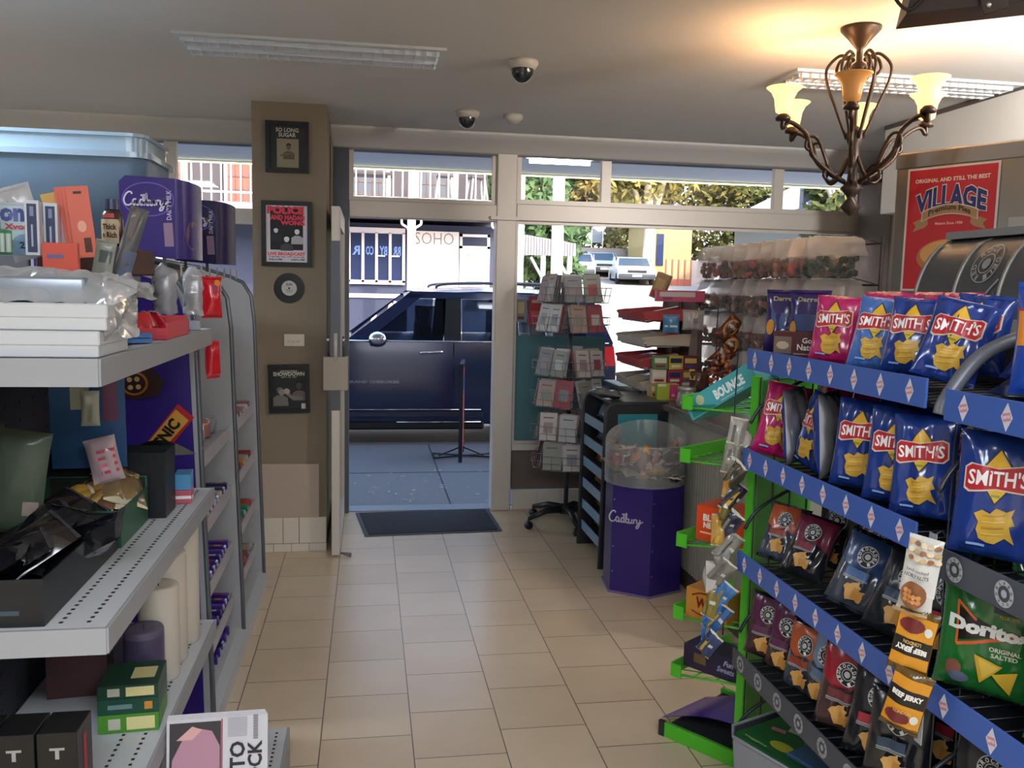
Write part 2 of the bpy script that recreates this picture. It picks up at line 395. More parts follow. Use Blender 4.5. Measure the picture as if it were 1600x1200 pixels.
t = tag(MB().lathe([(0,0),(.06,0),(.062,-.02),(.045,-.035),(.03,-.05),(0,-.052)], m_cam, 20).build('smoke_detector', loc=(.87,5.48,CEIL)), 'small cream smoke detector on the ceiling beside the domed camera', 'smoke detector')
# ================================================================ outside: pavement, road, awning
m_path = mat('pavement_asphalt', hx('83868f'), .85, var=.14, vscale=30, bump=.4, bscale=120)
m_road = mat('road_asphalt', hx('8f8a86'), .9, var=.06, vscale=8)
struct('ground_pavement', MB().box(-16, 16, FACE+.14, 9.15, -.2, -.004, m_path))
struct('trim_6', MB().box(-16, 16, 9.15, 9.28, -.2, 0, mat('kerb_stone', hx('6f7279'), .8, var=.1), bev=.01, seg=1))
pj = MB()
for x in (-2.4, -.9, .62, 2.1, 3.6): pj.box(x, x+.012, FACE+.16, 9.14, -.004, -.002, mat('pavement_joint', hx('44474f'), .9))
for y in (7.75,): pj.box(-16, 16, y, y+.012, -.004, -.002, MATS['pavement_joint'])
struct('trim_7', pj)
lit = MB(); r2 = random.Random(3)
m_lit = mat('paper_scrap', hx('c9c9cc'), .8)
for i in range(70):
    x, y = r2.uniform(-.4, 2), r2.uniform(6.65, 7.9); s = r2.uniform(.006, .02); a = r2.uniform(0, 3)
    X = TR(x, y, -.0035) @ RZ(a); lit.box(-s, s, -s*.4, s*.4, 0, .003, m_lit, X)
tag(lit.build('litter_specks'), 'pale specks of litter scattered on the pavement outside the door', 'litter', kind='stuff')
def gz(x, y):
    k = min(1, max(0, (x-1.5)/3)); k = k*k*(3-2*k)
    return -.14 + max(0, y-17.5)*.078*k
gd = MB(); gd.sheet(lambda u, v: (-40+u*130, 9.28+v*95, gz(-40+u*130, 9.28+v*95)), 65, 60, m_road)
struct('ground_road', gd)
# the shop's own pavement awning with its edge and two tube lamps
m_awn = mat('awning_soffit', hx('b4c4d8'), .6); m_awe = mat('awning_edge', hx('7f8790'), .6)  # soffit colour carries the bluish bounced light on the underside
aw = MB(); aw.box(-9, 9, FACE+.14, 9.42, 2.86, 2.92, m_awn)
aw.box(-9, 9, 9.40, 9.44, 2.835, 3.02, m_awe)
for y in (7.1, 8.3): aw.box(-9, 9, y, y+.03, 2.845, 2.86, m_awe)
struct('roof_awning', aw)
sb = MB().box(-9, 9, FACE+.14, FACE+.3, 2.92, 6.5, m_wall).box(-9, 9, -3.2, FACE+.3, 2.93, 3.1, m_wall)
struct('wall_upper', sb)
m_tube = mat('tube_light', (1,1,1), .5, emit=(.95,.98,1), es=14); m_bat = mat('batten_white', hx('b9bcc0'), .5)
def batten(x, y, label, L=1.0):
    t = thing('tube_lamp', label, 'lamp', (x, y, 2.86), group='tube lamps under the awning')
    MB().box(-L/2, L/2, -.06, .06, -.035, 0, m_bat).build('housing', t)
    MB().tube([(-L/2+.03, 0, -.06), (L/2-.03, 0, -.06)], .024, m_tube, 10).build('tube', t)
batten(1.72, 8.05, 'glowing tube lamp under the awning, seen through the window right of the doorway', .62)
batten(-2.85, 8.05, 'glowing tube lamp under the awning, seen at the far left above the blue tub', .8)
def strip(x0, x1):
    return MB().tube([(x0, 9.385, 2.832), (x1, 9.385, 2.832)], .006, mat('rope_light', (1,.9,.6), .5, emit=(1,.82,.45), es=5), 6)
tag(strip(-6, 6).build('rope_light'), 'thin warm rope light along the lower edge of the awning', 'light')
# ---------------------------------------------------------------- the dark blue four-wheel drive
def suv():
    Yc, G = 9.38, -.14
    t = thing('parked_car', 'dark navy four wheel drive parked side on outside the doorway', 'car', (0, Yc, G))
    paint = mat('navy_car_paint', hx('1f2b55'), .25, metal=.25, coat=1); blk = mat('black_plastic', hx('1b1d24'), .5)
    chrome = mat('chrome', (.8,.8,.82), .12, metal=1); rub = mat('tyre_rubber', hx('17181b'), .85); alloy = mat('alloy', hx('9ea3ab'), .3, metal=.8)
    carglass = glassmat('car_glass', (.28,.33,.42), 1.2)
    Wd = 1.92
    def arch(cx, r=.43): return [(cx+r*cos(a), .30+r*sin(a)*.98+.05) for a in [pi*i/12 for i in range(13)]]
    a1 = arch(-1.28); a2 = arch(1.72)     # left to right along the sill (front wheel at -x)
    lower = [(-2.14,.36),(-1.73,.33)] + a1[::-1][0:] + [(-.83,.33),(1.27,.33)] + a2[::-1] + [(2.17,.33),(2.62,.42),(2.70,.62),(2.70,.98),(2.66,1.20),(-.22,1.20),(-.5,1.19),(-1.9,1.07),(-2.08,1.0),(-2.16,.85),(-2.2,.6)]
    def bul(z): return -.045*sin(pi*min(1, max(0, (z-.2)/1.1)))
    def taper(x): return .0 + .10*max(0, (-x-1.3)/.9)**2 + .06*max(0, (x-2.1)/.6)**2
    b = MB()
    b.decal(poly(lower), paint, lambda x, z: (x, bul(z)+taper(x), z), grid=.14)
    b.decal(poly(lower[::-1]), paint, lambda x, z: (x, Wd-bul(z)-taper(x), z), grid=.2)
    top = [(2.70,.62),(2.70,.98),(2.66,1.20),(-.22,1.20),(-.5,1.19),(-1.9,1.07),(-2.08,1.0),(-2.16,.85),(-2.2,.6),(-2.14,.36)]
    b.sheet(lambda u, v: (lambda x, z: (x, (bul(z)+taper(x))*(1-v)+v*(Wd-bul(z)-taper(x)), z+(.03*sin(pi*v) if x < -.3 else 0)))(*top[min(9, round(u*9))]), 9, 8, paint)
    b.box(-2.0, 2.6, .1, Wd-.1, .3, .36, blk)
    b.build('body', t)
    # greenhouse: pillars and roof on a leaning plane
    def SH(far=False):
        k = .40
        return Matrix(((1,0,0,0),(0,-k if far else k,-1 if far else 1,(Wd+k*1.2) if far else -k*1.2),(0,1,0,0),(0,0,0,1)))
    rf = MB(); c = MB()
    for far in (False, True):
        X = SH(far); c = MB()
        for pts in ([(-.24,1.2),(.42,1.70),(.60,1.70),(-.02,1.2)], [(.80,1.2),(.83,1.66),(.99,1.66),(.98,1.2)], [(1.74,1.2),(1.72,1.66),(1.84,1.66),(1.92,1.2)], [(2.38,1.2),(2.30,1.66),(2.45,1.70),(2.66,1.2)]):
            c.prism(pts, 0, .05, paint if pts[0][0] < 0 or pts[0][0] > 2 else blk, X)
        c.prism([(.36,1.655),(2.42,1.655),(2.36,1.72),(.45,1.73)], 0, .07, paint, X)
        c.build('side_frame', t)
    rp = [(.38,1.70),(.7,1.765),(1.2,1.79),(1.8,1.785),(2.2,1.75),(2.5,1.68)]
    rf.sheet(lambda u, v: (lambda x, z: (x, .22+v*(Wd-.44), z-.05*(2*v-1)**4))(*rp[round(u*5)]), 5, 12, paint)
    rf.sheet(lambda u, v: (lambda x, z: (x, .22+v*(Wd-.44), z-.03-.05*(2*v-1)**4))(*rp[round(u*5)]), 5, 6, blk)
    rf.build('roof', t)
    for y in (.30, Wd-.30):
        r = MB(); r.tube(spline([(.72,y,1.77),(.84,y,1.815),(1.5,y,1.835),(2.1,y,1.82),(2.3,y,1.77)], 5), .017, mat('rail_grey', hx('6f747e'), .35, metal=.6), 8); r.build('roof_rail', t)
    for nm, pts in (('front_side_window', [(0.0,1.21),(.52,1.65),(.80,1.65),(.79,1.21)]), ('rear_side_window', [(.99,1.21),(1.0,1.65),(1.71,1.65),(1.73,1.21)]), ('quarter_window', [(1.93,1.21),(1.86,1.65),(2.29,1.65),(2.36,1.21)])):
        MB().prism(pts, .02, .024, carglass, SH()).build(nm, t); MB().prism(pts, .02, .024, carglass, SH(True)).build(nm, t)
    ws = MB(); ws.add([(-.2,.12,1.2),(-.2,Wd-.12,1.2),(.44,Wd-.28,1.71),(.44,.28,1.71)], [(0,1,2,3)], carglass); ws.build('windscreen', t)
    rw = MB(); rw.add([(2.63,.12,1.2),(2.63,Wd-.12,1.2),(2.45,Wd-.25,1.66),(2.45,.25,1.66)], [(0,1,2,3)], carglass); rw.build('rear_window', t)
    tr = MB(); tr.tube([(-.2,-.018,1.205),(2.6,-.018,1.205)], .008, chrome, 6); tr.build('chrome_belt_line', t)
    ln = MB(); dk = mat('panel_gap', (.004,.004,.008), .9)
    for xs in ([(-.28,1.17),(-.30,.9),(-.22,.42)], [(.90,1.19),(.90,.8),(.89,.42)], [(1.82,1.19),(1.78,.9),(1.45,.5)]):
        for (xa, za), (xb, zb) in zip(xs, xs[1:]): ln.decal(stroke2([(xa,za),(xb,zb)], .012), dk, lambda x, z: (x, bul(z)+taper(x)-.004, z))
    ln.build('door_gaps', t)
    md = MB(); md.box(-.78, 1.22, -.062, -.035, .40, .455, mat('door_moulding', hx('3a3f55'), .3, metal=.5), bev=.006, seg=1)
    md.tube([(-.72,-.05,.48),(1.2,-.05,.48)], .006, chrome, 6); md.build('sill_moulding', t)
    sl = MB().box(-.8, 1.24, -.03, .1, .26, .36, blk, bev=.02, seg=1).tube([(-.7,-.04,.335),(-.3,-.04,.335)], .008, chrome, 6).tube([(.3,-.04,.345),(1.2,-.04,.345)], .008, chrome, 6); sl.build('side_sill', t)
    bd = MB(); bd.decal(T2('GRAND CHEROKEE', .05, .775, .55, .03, bold=.03), mat('badge_grey', hx('8d929e'), .3, metal=.7), lambda x, z: (x, bul(z)-.003, z)); bd.build('door_badge', t)
    for x in (.66, 1.60):
        h = MB(); h.tube(spline([(x-.12,-.045,1.085),(x-.06,-.075,1.09),(x+.06,-.075,1.095),(x+.12,-.045,1.1)],4), .013, chrome, 8); h.build('door_handle', t)
    mr = MB(); mr.ball((0,0,0), 1, chrome, 14, TR(.10,-.16,1.235) @ Matrix.Diagonal((.10,.09,.075,1))); mr.box(.02,.16,-.1,.03,1.16,1.19,blk,bev=.01); mr.box(-.03,.18,-.02,.02,1.19,1.21,blk)
    mr.add([(.12,-.225,1.18),(.12,-.09,1.18),(.12,-.09,1.29),(.12,-.225,1.29)], [(0,1,2,3)], mat('mirror_face', (.3,.33,.4), .05, metal=1)); mr.build('wing_mirror', t)
    tl = MB(); tl.prism([(2.42,.95),(2.69,.96),(2.66,1.17),(2.50,1.17)], -.035, .06, mat('tail_lamp_red', hx('c4202c'), .15, coat=1, emit=hx('c4202c'), es=.25), Matrix(((1,0,0,0),(0,0,1,.02),(0,1,0,0),(0,0,0,1)))); tl.build('tail_lamp', t)
    hl = MB().box(-2.16,-1.85,-.0+.08,.3,.86,.98, mat('head_lamp', hx('aab2c0'), .1, coat=1), bev=.02); hl.build('head_lamp', t)
    for x in (-1.28, 1.72):
        for y, s in ((.02, 1), (Wd-.02, -1)):
            q = MB(); X = TR(x, y, .37) @ RX(-pi/2*s)
            q.lathe([(.2,.02),(.34,.0),(.375,.03),(.375,.22),(.34,.25),(.0,.25)], rub, 28, X)
            q.lathe([(0,.05),(.05,.03),(.06,.06),(.19,.07),(.22,.03),(.24,.02)], alloy, 28, X)
            for k in range(5): q.box(.04,.22,-.025,.025,.03,.06, alloy, X @ RZ(2*pi*k/5))
            q.build('wheel', t)
    it = MB(); sd = mat('seat_dark', hx('23262f'), .8)
    for x in (.55, 1.5):
        for y in (.35, 1.1): it.box(x,x+.14,y,y+.45,.9,1.36,sd,bev=.04); it.box(x+.02,x+.12,y+.12,y+.33,1.38,1.55,sd,bev=.03)
    it.box(-.15,2.4,.15,Wd-.15,.9,1.02,sd); it.tube([(.12+.0*a, .45+.17*cos(a), 1.22+.17*sin(a)) for a in [2*pi*k/16 for k in range(16)]], .014, sd, 6, closed=True)
    it.build('interior', t)
suv()
# pull-up pavement sign, edge-on
t = thing('pavement_sign', 'thin red and blue upright sign on crossed wire feet on the pavement', 'sign', (.9, 8.45, 0))
m_bf = mat('sign_frame_black', hx('1e2230'), .5)
Xs = RZ(radians(82))
MB().box(-.26,.26,-.014,.014,.06,.86, mat('sign_panel_red', hx('b02a3a'), .5), Xs).build('panel', t)
fr = MB()
for x in (-.27,.27): fr.box(x-.012,x+.012,-.018,.018,.0,.93,m_bf,Xs)
fr.box(-.27,.27,-.018,.018,.9,.93,m_bf,Xs); fr.box(-.26,.26,-.0145,.0145,.62,.80, mat('sign_blue', hx('3e4a86'), .5), Xs)
fr.build('frame', t)
ft = MB()
for s in (-1, 1): ft.tube([(-.27,.12*s,.012),(.3,-.1*s,.012)], .008, m_bf); ft.tube([(-.22*s,0,.012),(0,0,.1)], .007, m_bf)
ft.tube([(-.27,.12,.012),(-.27,-.12,.012)], .008, m_bf); ft.tube([(.3,.1,.012),(.3,-.1,.012)], .008, m_bf)
ft.build('feet', t)
lt = MB(); lt.decal(T2('ICE CREAM', .0, 0, .5, .09, rot=pi/2), mat('sign_white', hx('e8e8ea'), .5), lambda x, z: tuple(Xs @ Vector((x, -.016, z+.4)))); lt.build('lettering', t)
# ================================================================ building across the street
m_grey = mat('shopfront_grey', hx('333a52'), .8); m_lilac = mat('trim_white', hx('e6e0e6'), .6)
m_bw = mat('far_wall_white', hx('f0edea'), .8); m_dkgl = mat('far_dark_glass', hx('2a3558'), .15)
b = thing('corner_building', 'two storey white and slate shop building across the street with balcony', 'building', (0,20,-.1))
FY = 0
wl = MB()
wl.box(-16, 2.84, .0, 8, 0, 3.1, m_grey); wl.box(-16, 2.84, 1.6, 8, 3.1, 7, mat('upper_wall', hx('453f44'), .8))
wl.box(-16,-1.0,-.03,0,1.0,1.25,m_lilac); wl.box(-.6,1.02,-.04,0,1.46,1.55,m_lilac)
wl.build('walls', b)
def Zs(z): return z+.1
wp = MB(); wp.box(1.0, 2.0, -.05, 0, 1.3, Zs(2.86), m_bw); wp.decal(T2('SOHO', 1.45, 0, .86, .26, bold=-.012), mat('thin_letters', hx('8b8798'), .5), lambda x, z: (x, -.055, z+Zs(2.70)))
for i in range(9): wp.box(1.3, 1.6+.02*(i % 3), -.056, -.05, Zs(2.38)-i*.05, Zs(2.395)-i*.05, mat('faint_text', hx('cfcad4'), .6))
wp.box(1.28,1.33,-.056,-.05,1.83,1.9,MATS['thin_letters'])
for i, c in enumerate(('5f9a86','c05a4a','8c8fa0','d0b49a','7a6f86')): wp.box(1.05+i*.14, 1.17+i*.14, -.06, -.05, 1.5, 1.70, M(c,.6))
wp.build('white_panel', b)
wn = MB(); wn.box(-.45,.80,-.08,-.02,Zs(2.78),Zs(2.9),m_lilac); wn.box(-.45,.80,-.08,-.02,Zs(1.66),Zs(1.75),m_lilac)
for i in range(5): x = -.45+i*.2975; wn.box(x,x+.06,-.08,-.02,Zs(1.7),Zs(2.8),m_lilac)
for x in (.30,.62): wn.box(x-.14,x+.06,-.11,-.09,Zs(2.27),Zs(2.30),m_lilac)
for z in (1.9,2.05): wn.box(-.4,.1,-.04,-.03,Zs(z),Zs(z+.015),m_lilac)
wf = wn.build('window_frame', b)
for i in range(4):
    x = -.39+i*.2975; g = MB().box(x,x+.2375,-.045,-.035,Zs(1.75),Zs(2.78),m_dkgl)
    s = ('R','CO','BY','RR')[i]
    g.decal(T2(s, x+.12, 0, .17, .2, mirror=True, bold=.03), mat('pane_letters', hx('6f8fd0'), .5), lambda a, z: (a, -.048, z+Zs(2.40)))
    g.build('window_pane', wf)
dn = MB(); dn.box(2.02,2.08,-.06,0,1.2,Zs(2.82),m_lilac); dn.box(2.64,2.70,-.06,0,1.2,Zs(2.82),m_lilac); dn.box(2.02,2.70,-.06,0,Zs(2.76),Zs(2.82),m_lilac); dn.box(2.02,2.70,-.06,0,Zs(2.50),Zs(2.56),m_lilac)
dn.box(2.08,2.64,-.04,0,Zs(2.56),Zs(2.76),m_grey)
dd = dn.build('door_frame', b)
MB().box(2.08,2.64,-.03,0,0,Zs(2.50),m_bw).box(2.17,2.55,-.036,-.03,1.2,Zs(2.40),mat('door_panel_grey', hx('a9a8a6'), .3)).build('door', b)
# verandah: slab, posts, brackets, railing
sl = MB(); sl.box(-16,3.0,-1.4,1.7,Zs(3.1),Zs(3.24),mat('slab_edge', hx('8c88a0'), .7)); sl.build('balcony_slab', b)
for x in (-4.1,-1.4,.88,2.78):
    p = MB(); p.box(x-.08,x+.08,-1.35,-1.19,0,Zs(3.1),m_lilac)
    for s in (-1,1): p.tube(spline([(x+s*.06,-1.26,Zs(2.78)),(x+s*.09,-1.26,Zs(2.85)),(x+s*.20,-1.26,Zs(2.93)),(x+s*.19,-1.26,Zs(3.08))],5), .025, m_lilac, 6); p.box(min(x,x+s*.26),max(x,x+s*.26),-1.3,-1.2,Zs(3.06),Zs(3.1),m_lilac)
    p.build('verandah_post', b)
    p = MB(); p.box(x-.07,x+.07,-1.33,-1.19,Zs(3.24),7,m_lilac); p.build('balcony_post', b)
rl = MB(); rl.box(-16,3.0,-1.30,-1.26,Zs(3.42),Zs(3.46),m_lilac); rl.box(-16,3.0,-1.32,-1.24,Zs(4.2),Zs(4.26),m_lilac)
x = -9
while x < 3: rl.box(x-.013,x+.013,-1.29,-1.27,Zs(3.26),Zs(4.2),m_lilac); x += .19
rl.build('balcony_railing', b)
for x0 in (-7.2,-5.1,-3.3,-2.2,-.5,1.1,):
    w2 = MB(); w2.box(x0,x0+1.0,1.52,1.6,Zs(3.3),Zs(5.6),mat('window_surround', hx('8d888a'), .7)); w2.build('upper_window_surround', b)
    g2 = MB(); g2.box(x0+.1,x0+.9,1.50,1.52,Zs(3.35),Zs(5.5), mat('brick_red_blind', hx('8a5044'), .7) if x0 < -1.8 else mat('dull_glass', hx('4a4f58'), .3))
    for i in range(5): g2.box(x0+.1,x0+.9,1.485,1.50,Zs(3.45+.3*i),Zs(3.475+.3*i), mat('muntin', hx('6a4a44'), .6))
    for i in range(1,5): g2.box(x0+.1+.16*i,x0+.115+.16*i,1.485,1.50,Zs(3.35),Zs(5.5), MATS['muntin'])
    g2.build('upper_window', b)
m_st = mat('stool_pale', hx('d8cfca'), .5); m_ss = mat('stool_seat', hx('5c504c'), .6)
def stool(label):
    t = thing('bar_stool', label, 'stool', group='stools on the balcony')
    MB().box(-.17,.17,-.17,.17,.72,.76,m_ss,bev=.01,seg=1).build('seat', t)
    for sx in (-1,1):
        for sy in (-1,1): MB().tube([(sx*.22,sy*.22,0),(sx*.13,sy*.13,.72)], .02, m_st, 6).build('leg', t)
    f = MB(); q = [(.19,.19,.25),(-.19,.19,.25),(-.19,-.19,.25),(.19,-.19,.25)]; f.tube(q, .014, m_st, 6, closed=True); f.build('foot_ring', t)
    return t
s0 = stool('pale stool on the balcony across the street, left one of the pair behind the railing'); s0.location = (1.6,19.2,3.24)
dup(s0, (2.3,19.25,3.24), .2, 'pale stool on the balcony across the street, rightmost by the corner post')
def table(label, x):
    t = thing('balcony_table', label, 'table', (x,19.3,3.24), group='tables on the balcony')
    MB().box(-.5,.5,-.3,.3,.70,.75,m_ss).build('table_top', t)
    for sx in (-1,1):
        for sy in (-1,1): MB().box(sx*.42-.03,sx*.42+.03,sy*.24-.03,sy*.24+.03,0,.70,m_st).build('leg', t)
table('dark topped table on the balcony above the four paned window', .0)
table('dark topped table on the balcony seen over the blue tub', -4.6)
# bulb under the verandah
t = thing('bulb_lamp', 'bare glowing bulb hanging on the verandah left of the pillar', 'lamp', (-3.32,18.4,3.0))
MB().tube([(0,0,0),(0,0,-.2)], .01, m_bf).build('cord', t)
MB().ball((0,0,-.28), .08, mat('bulb_glow', (1,1,1), .5, emit=(1,.85,.6), es=16), 12).build('bulb', t)
# ---------------------------------------------------------------- right side of the street
m_pale = mat('pale_column', hx('d9e2d8'), .6)
tag(MB().box(2.45,2.60,14.9,15.05,-.14,3.6,m_pale,bev=.01,seg=1).build('street_column'), 'pale square column on the far pavement just right of the door post', 'column')
t = tag(MB().tube([(4.05,19.0,gz(4,19)),(4.05,19.0,7)], .13, mat('white_pole_paint', hx('f4f1ea'), .6), 12).build('power_pole'), 'white street pole rising above the corrugated awning', 'pole')
t = thing('awning_shelter', 'grey corrugated street awning on timber posts across the road', 'awning', (0,0,0))
m_cor = mat('corrugated_grey', hx('8f8894'), .5, metal=.2)
c = MB(); n = 60
for i in range(n):
    a = 3.3+i*(2.35/n); zt = 3.22-(a-3.3)*.14; dy = .03 if i % 2 else 0
    c.box(a, a+2.35/n, 24+dy, 24.06+dy, 2.55, zt, m_cor)
c.build('fascia', t)
MB().add([(3.3,24.1,3.2),(5.65,24.1,2.9),(5.65,27,2.9),(3.3,27,3.2)], [(0,1,2,3)], m_cor).build('roof_sheet', t)
for a in (3.45,4.75,5.5):
    q = MB(); q.box(a-.06,a+.06,24.05,24.17,gz(a,24),2.6,m_lilac); q.tube([(a,24.1,1.9),(a-.35,24.1,2.5)], .04, m_lilac, 6); q.build('post', t)
m_leaf = [mat('leaf_%d' % i, hx(c), .8, var=.3, vscale=1.5) for i, c in enumerate(('5c602e','7a7036','3a5430','7c6a3a'))]
m_bark = mat('pale_bark', hx('b5a89c'), .9, var=.2)
def tree(label, x, y, h, r, tone, seed, trunk=.25, spread=1.0, n=2600, ls=.27, split=True, low=.12):
    R = random.Random(seed); z0 = gz(x, y); t = thing('street_tree', label, 'tree', (x, y, z0), group='trees up the street')
    k = MB(); k.tube(spline([(0,0,-.3),(.1,0,h*.3),(-.1,0,h*.55),(.1,0,h*.8)],4), [trunk*(1-.8*i/12) for i in range(13)], m_bark, 8)
    if split:
        for j in range(5):
            a = R.uniform(0,2*pi); k.tube(spline([(.05,0,h*.3),(cos(a)*r*.3,sin(a)*r*.3,h*.55),(cos(a)*r*.6,sin(a)*r*.6,h*.85)],3), [trunk*.5*(1-.12*i) for i in range(7)], m_bark, 6)
    k.build('trunk', t)
    f = MB(); v = []; fc = []
    blobs = [(R.uniform(-1,1)*r*.6*spread, R.uniform(-1,1)*r*.6, h*R.uniform(low,.92), r*R.uniform(.35,.6)) for _ in range(15)]
    for i in range(n):
        bx, by, bz, br = R.choice(blobs); d = Vector((R.gauss(0,1),R.gauss(0,1),R.gauss(0,1))).normalized()*br*R.uniform(.6,1.05)
        p = Vector((bx,by,bz))+Vector((d.x,d.y,d.z*.75)); u = Vector((R.gauss(0,1),R.gauss(0,1),R.gauss(0,1))).normalized()*ls*R.uniform(.5,1.2); w_ = u.orthogonal().normalized()*ls*.5
        q = len(v); v += [tuple(p-u), tuple(p+w_), tuple(p+u), tuple(p-w_)]; fc.append((q,q+1,q+2,q+3))
    f.add(v, fc, m_leaf[tone]); f.build('foliage', t)
tree('low green tree behind the corrugated awning', 6.2, 36, 5.0, 2.8, 2, 1, split=False, n=6000)
tree('dense green tree above the parked cars', 11.0, 60, 9, 5.2, 2, 2, n=9000)
tree('brownish tree with a reddish trunk behind the white utility', 16.4, 59.5, 10, 3.8, 3, 3, trunk=.5, n=5500, low=.25)
tree('tall pale barked tree with forking trunk beside the yellow house', 14.55, 45.4, 9.5, 3.2, 1, 4, trunk=.40, n=2600, low=.5)
tree('yellow green tree over the fence of the yellow house', 19.5, 54.5, 8, 4.6, 1, 5, n=8000)
tree('spreading olive tree behind the hanging lolly bags', 24.8, 50, 8, 5.0, 0, 6, n=8000)
tree('tall golden tree rising behind the white pole', 7.6, 66, 14, 5.0, 1, 7, n=7000)
tree('sparse tree rising above the roofs at the far end of the street', 20.5, 72, 15, 6.0, 0, 8, n=7000)
tree('pale willow like tree hanging over the road behind the lolly bags', 17.6, 30.0, 6.5, 2.6, 0, 11, n=7000, ls=.22, low=.3)
def smallcar(name, label, x, y, col, ute=False, rz=0.0, cat='car', w=1.8, L=4.4):
    t = thing(name, label, cat, (x, y, gz(x, y)), rz=rz, group='cars parked up the street')
    p = M(col, .25, coat=.8); g = mat('small_car_glass', hx('3c4a5c'), .08); k = mat('black_plastic', hx('1b1d24'), .5)
    b_ = MB(); h = w/2
    prof = [(0,.35),(-.02,.62),(.08,.82),(1.1,.98),(1.75,1.45),(2.5,1.52),(2.7,1.5 if ute else 1.5),(2.95,1.0) if ute else (3.9,1.35),(L,.98),(L,.4)]
    X = Matrix(((0,0,1,0),(1,0,0,0),(0,1,0,0),(0,0,0,1)))
    b_.sheet(lambda u, v: (lambda a, z: ((v*2-1)*h*(1 if z < 1.02 else .84), a, z))(*prof[round(u*9)]), 9, 6, p)
    b_.prism(prof, -h*.98, -h*.96, p, X); b_.prism(prof, h*.96, h*.98, p, X); b_.box(-h*.9,h*.9,.1,L-.1,.3,.5,k)
    b_.build('body', t)
    MB().add([(-h*.86,1.14,1.02),(h*.86,1.14,1.02),(h*.76,1.70,1.44),(-h*.76,1.70,1.44)], [(0,1,2,3)], g).build('windscreen', t)
    MB().box(-h*.98,h*.98,-.04,.1,.36,.60,mat('bumper_dark', hx('3b404a'), .5),bev=.03).box(-h*.5,h*.5,-.05,0,.64,.78,k).build('bumper', t)
    l = MB()
    for s in (-1,1): l.box(s*h*.78-.16,s*h*.78+.16,-.03,.08,.68,.82, mat('lamp_clear', hx('dfe6ee'), .1, coat=1), bev=.02)
    l.build('headlamps', t)
    MB().box(-.24,.24,-.055,-.04,.44,.55,mat('plate', hx('d8d4c0'), .5)).build('number_plate', t)
    for x_ in (-h+.1, h-.1):
        for y_ in (.85, L-.9): MB().lathe([(.1,-.1),(.32,-.1),(.32,.1),(.1,.1)], mat('tyre_rubber', hx('17181b'), .85), 16, TR(x_,y_,.32) @ RY(pi/2)).build('wheel', t)
    return t
smallcar('utility_vehicle', 'white utility with dark bumper parked up the street, rightmost of the row', 13.45, 43.5, 'e9e9ec', True, -.16, w=1.95)
smallcar('parked_car', 'pale blue car parked in the middle of the row up the street', 13.3, 49.3, 'b9cfdc', rz=-.12)
smallcar('parked_car', 'white car with dark windscreen, leftmost of the row up the street', 11.2, 46.8, 'e6e7ea', rz=-.2)
smallcar('parked_car', 'white car partly hidden behind the lolly bags', 11.9, 29.5, 'f0f0f2', rz=-.9)
# yellow house with fence, white sign frame
h = thing('yellow_house', 'yellow house wall with dark gable beyond the fence', 'house', (15.3,46.5,gz(15.3,46.5)))
MB().box(0,2.1,0,5,0,3.2,mat('house_yellow', hx('b39664'), .8)).build('wall', h)
MB().prism([(-.3,3.2),(1.05,4.3),(2.4,3.2)], -.3, 5.2, mat('roof_dark', hx('7d7780'), .8), Matrix(((1,0,0,0),(0,0,1,0),(0,1,0,0),(0,0,0,1)))).build('roof', h)
MB().box(.1,.5,-.06,0,.9,2.6,mat('far_dark_glass', hx('2a3558'), .15)).build('window', h)
f = MB()
for i in range(5): f.box(i*.34,i*.34+.06,-.05,.05,0,1.35,mat('fence_red', hx('a45a48'), .7))
f.box(0,1.4,-.02,.02,.0,.35,MATS['fence_red']); f.box(0,1.4,-.0,.03,.3,1.3,mat('fence_infill', hx('b89c74'), .7))
tag(f.build('garden_fence', loc=(15.1,44,gz(15.1,44))), 'short picket fence with red brown posts before the yellow house', 'fence')
s = thing('sign_frame', 'small white framed board standing behind the parked cars', 'sign', (14.6,56.2,gz(14.6,56)+1.2))
MB().box(-.35,.35,0,.04,.6,1.5,mat('board_grey', hx('7c8694'), .6)).build('board', s); q = MB()
for x in (-.38,.36): q.box(x,x+.05,-.02,.05,0,1.75,m_lilac)
q.box(-.38,.41,-.02,.05,1.5,1.75,m_lilac); q.build('frame', s)
gw = MB()
gw.box(8.5,19.0,55,55.3,1.5,gz(12,55)+1.5,mat('concrete_wall', hx('857d82'), .9)); gw.box(16.75,26,45.5,45.7,1.5,gz(18,45)+1.3,MATS['concrete_wall'])
tag(gw.build('retaining_wall'), 'low grey retaining wall running behind the parked cars', 'wall')
g = thing('gabled_building', 'pale gabled building seen high at the right of the window', 'building', (17.5,33,gz(17.5,33)))
MB().box(0,9,0,8,0,3.9,mat('gable_wall', hx('7d766f'), .8)).build('wall', g)
MB().prism([(-.8,3.9),(4.5,6.6),(9.8,3.9)], -.6, 8, mat('gable_roof', hx('a9a09c'), .7), Matrix(((1,0,0,0),(0,0,1,0),(0,1,0,0),(0,0,0,1)))).build('roof', g)
MB().prism([(-.8,3.85),(4.5,6.55),(9.8,3.85),(9.8,4.1),(4.5,6.85),(-.8,4.1)], -.7, -.55, m_lilac, Matrix(((1,0,0,0),(0,0,1,0),(0,1,0,0),(0,0,0,1)))).build('barge_board', g)
MB().box(-.9,-.6,-.5,-.2,0,6,mat('dark_column', hx('6e6a74'), .7)).build('column', g)
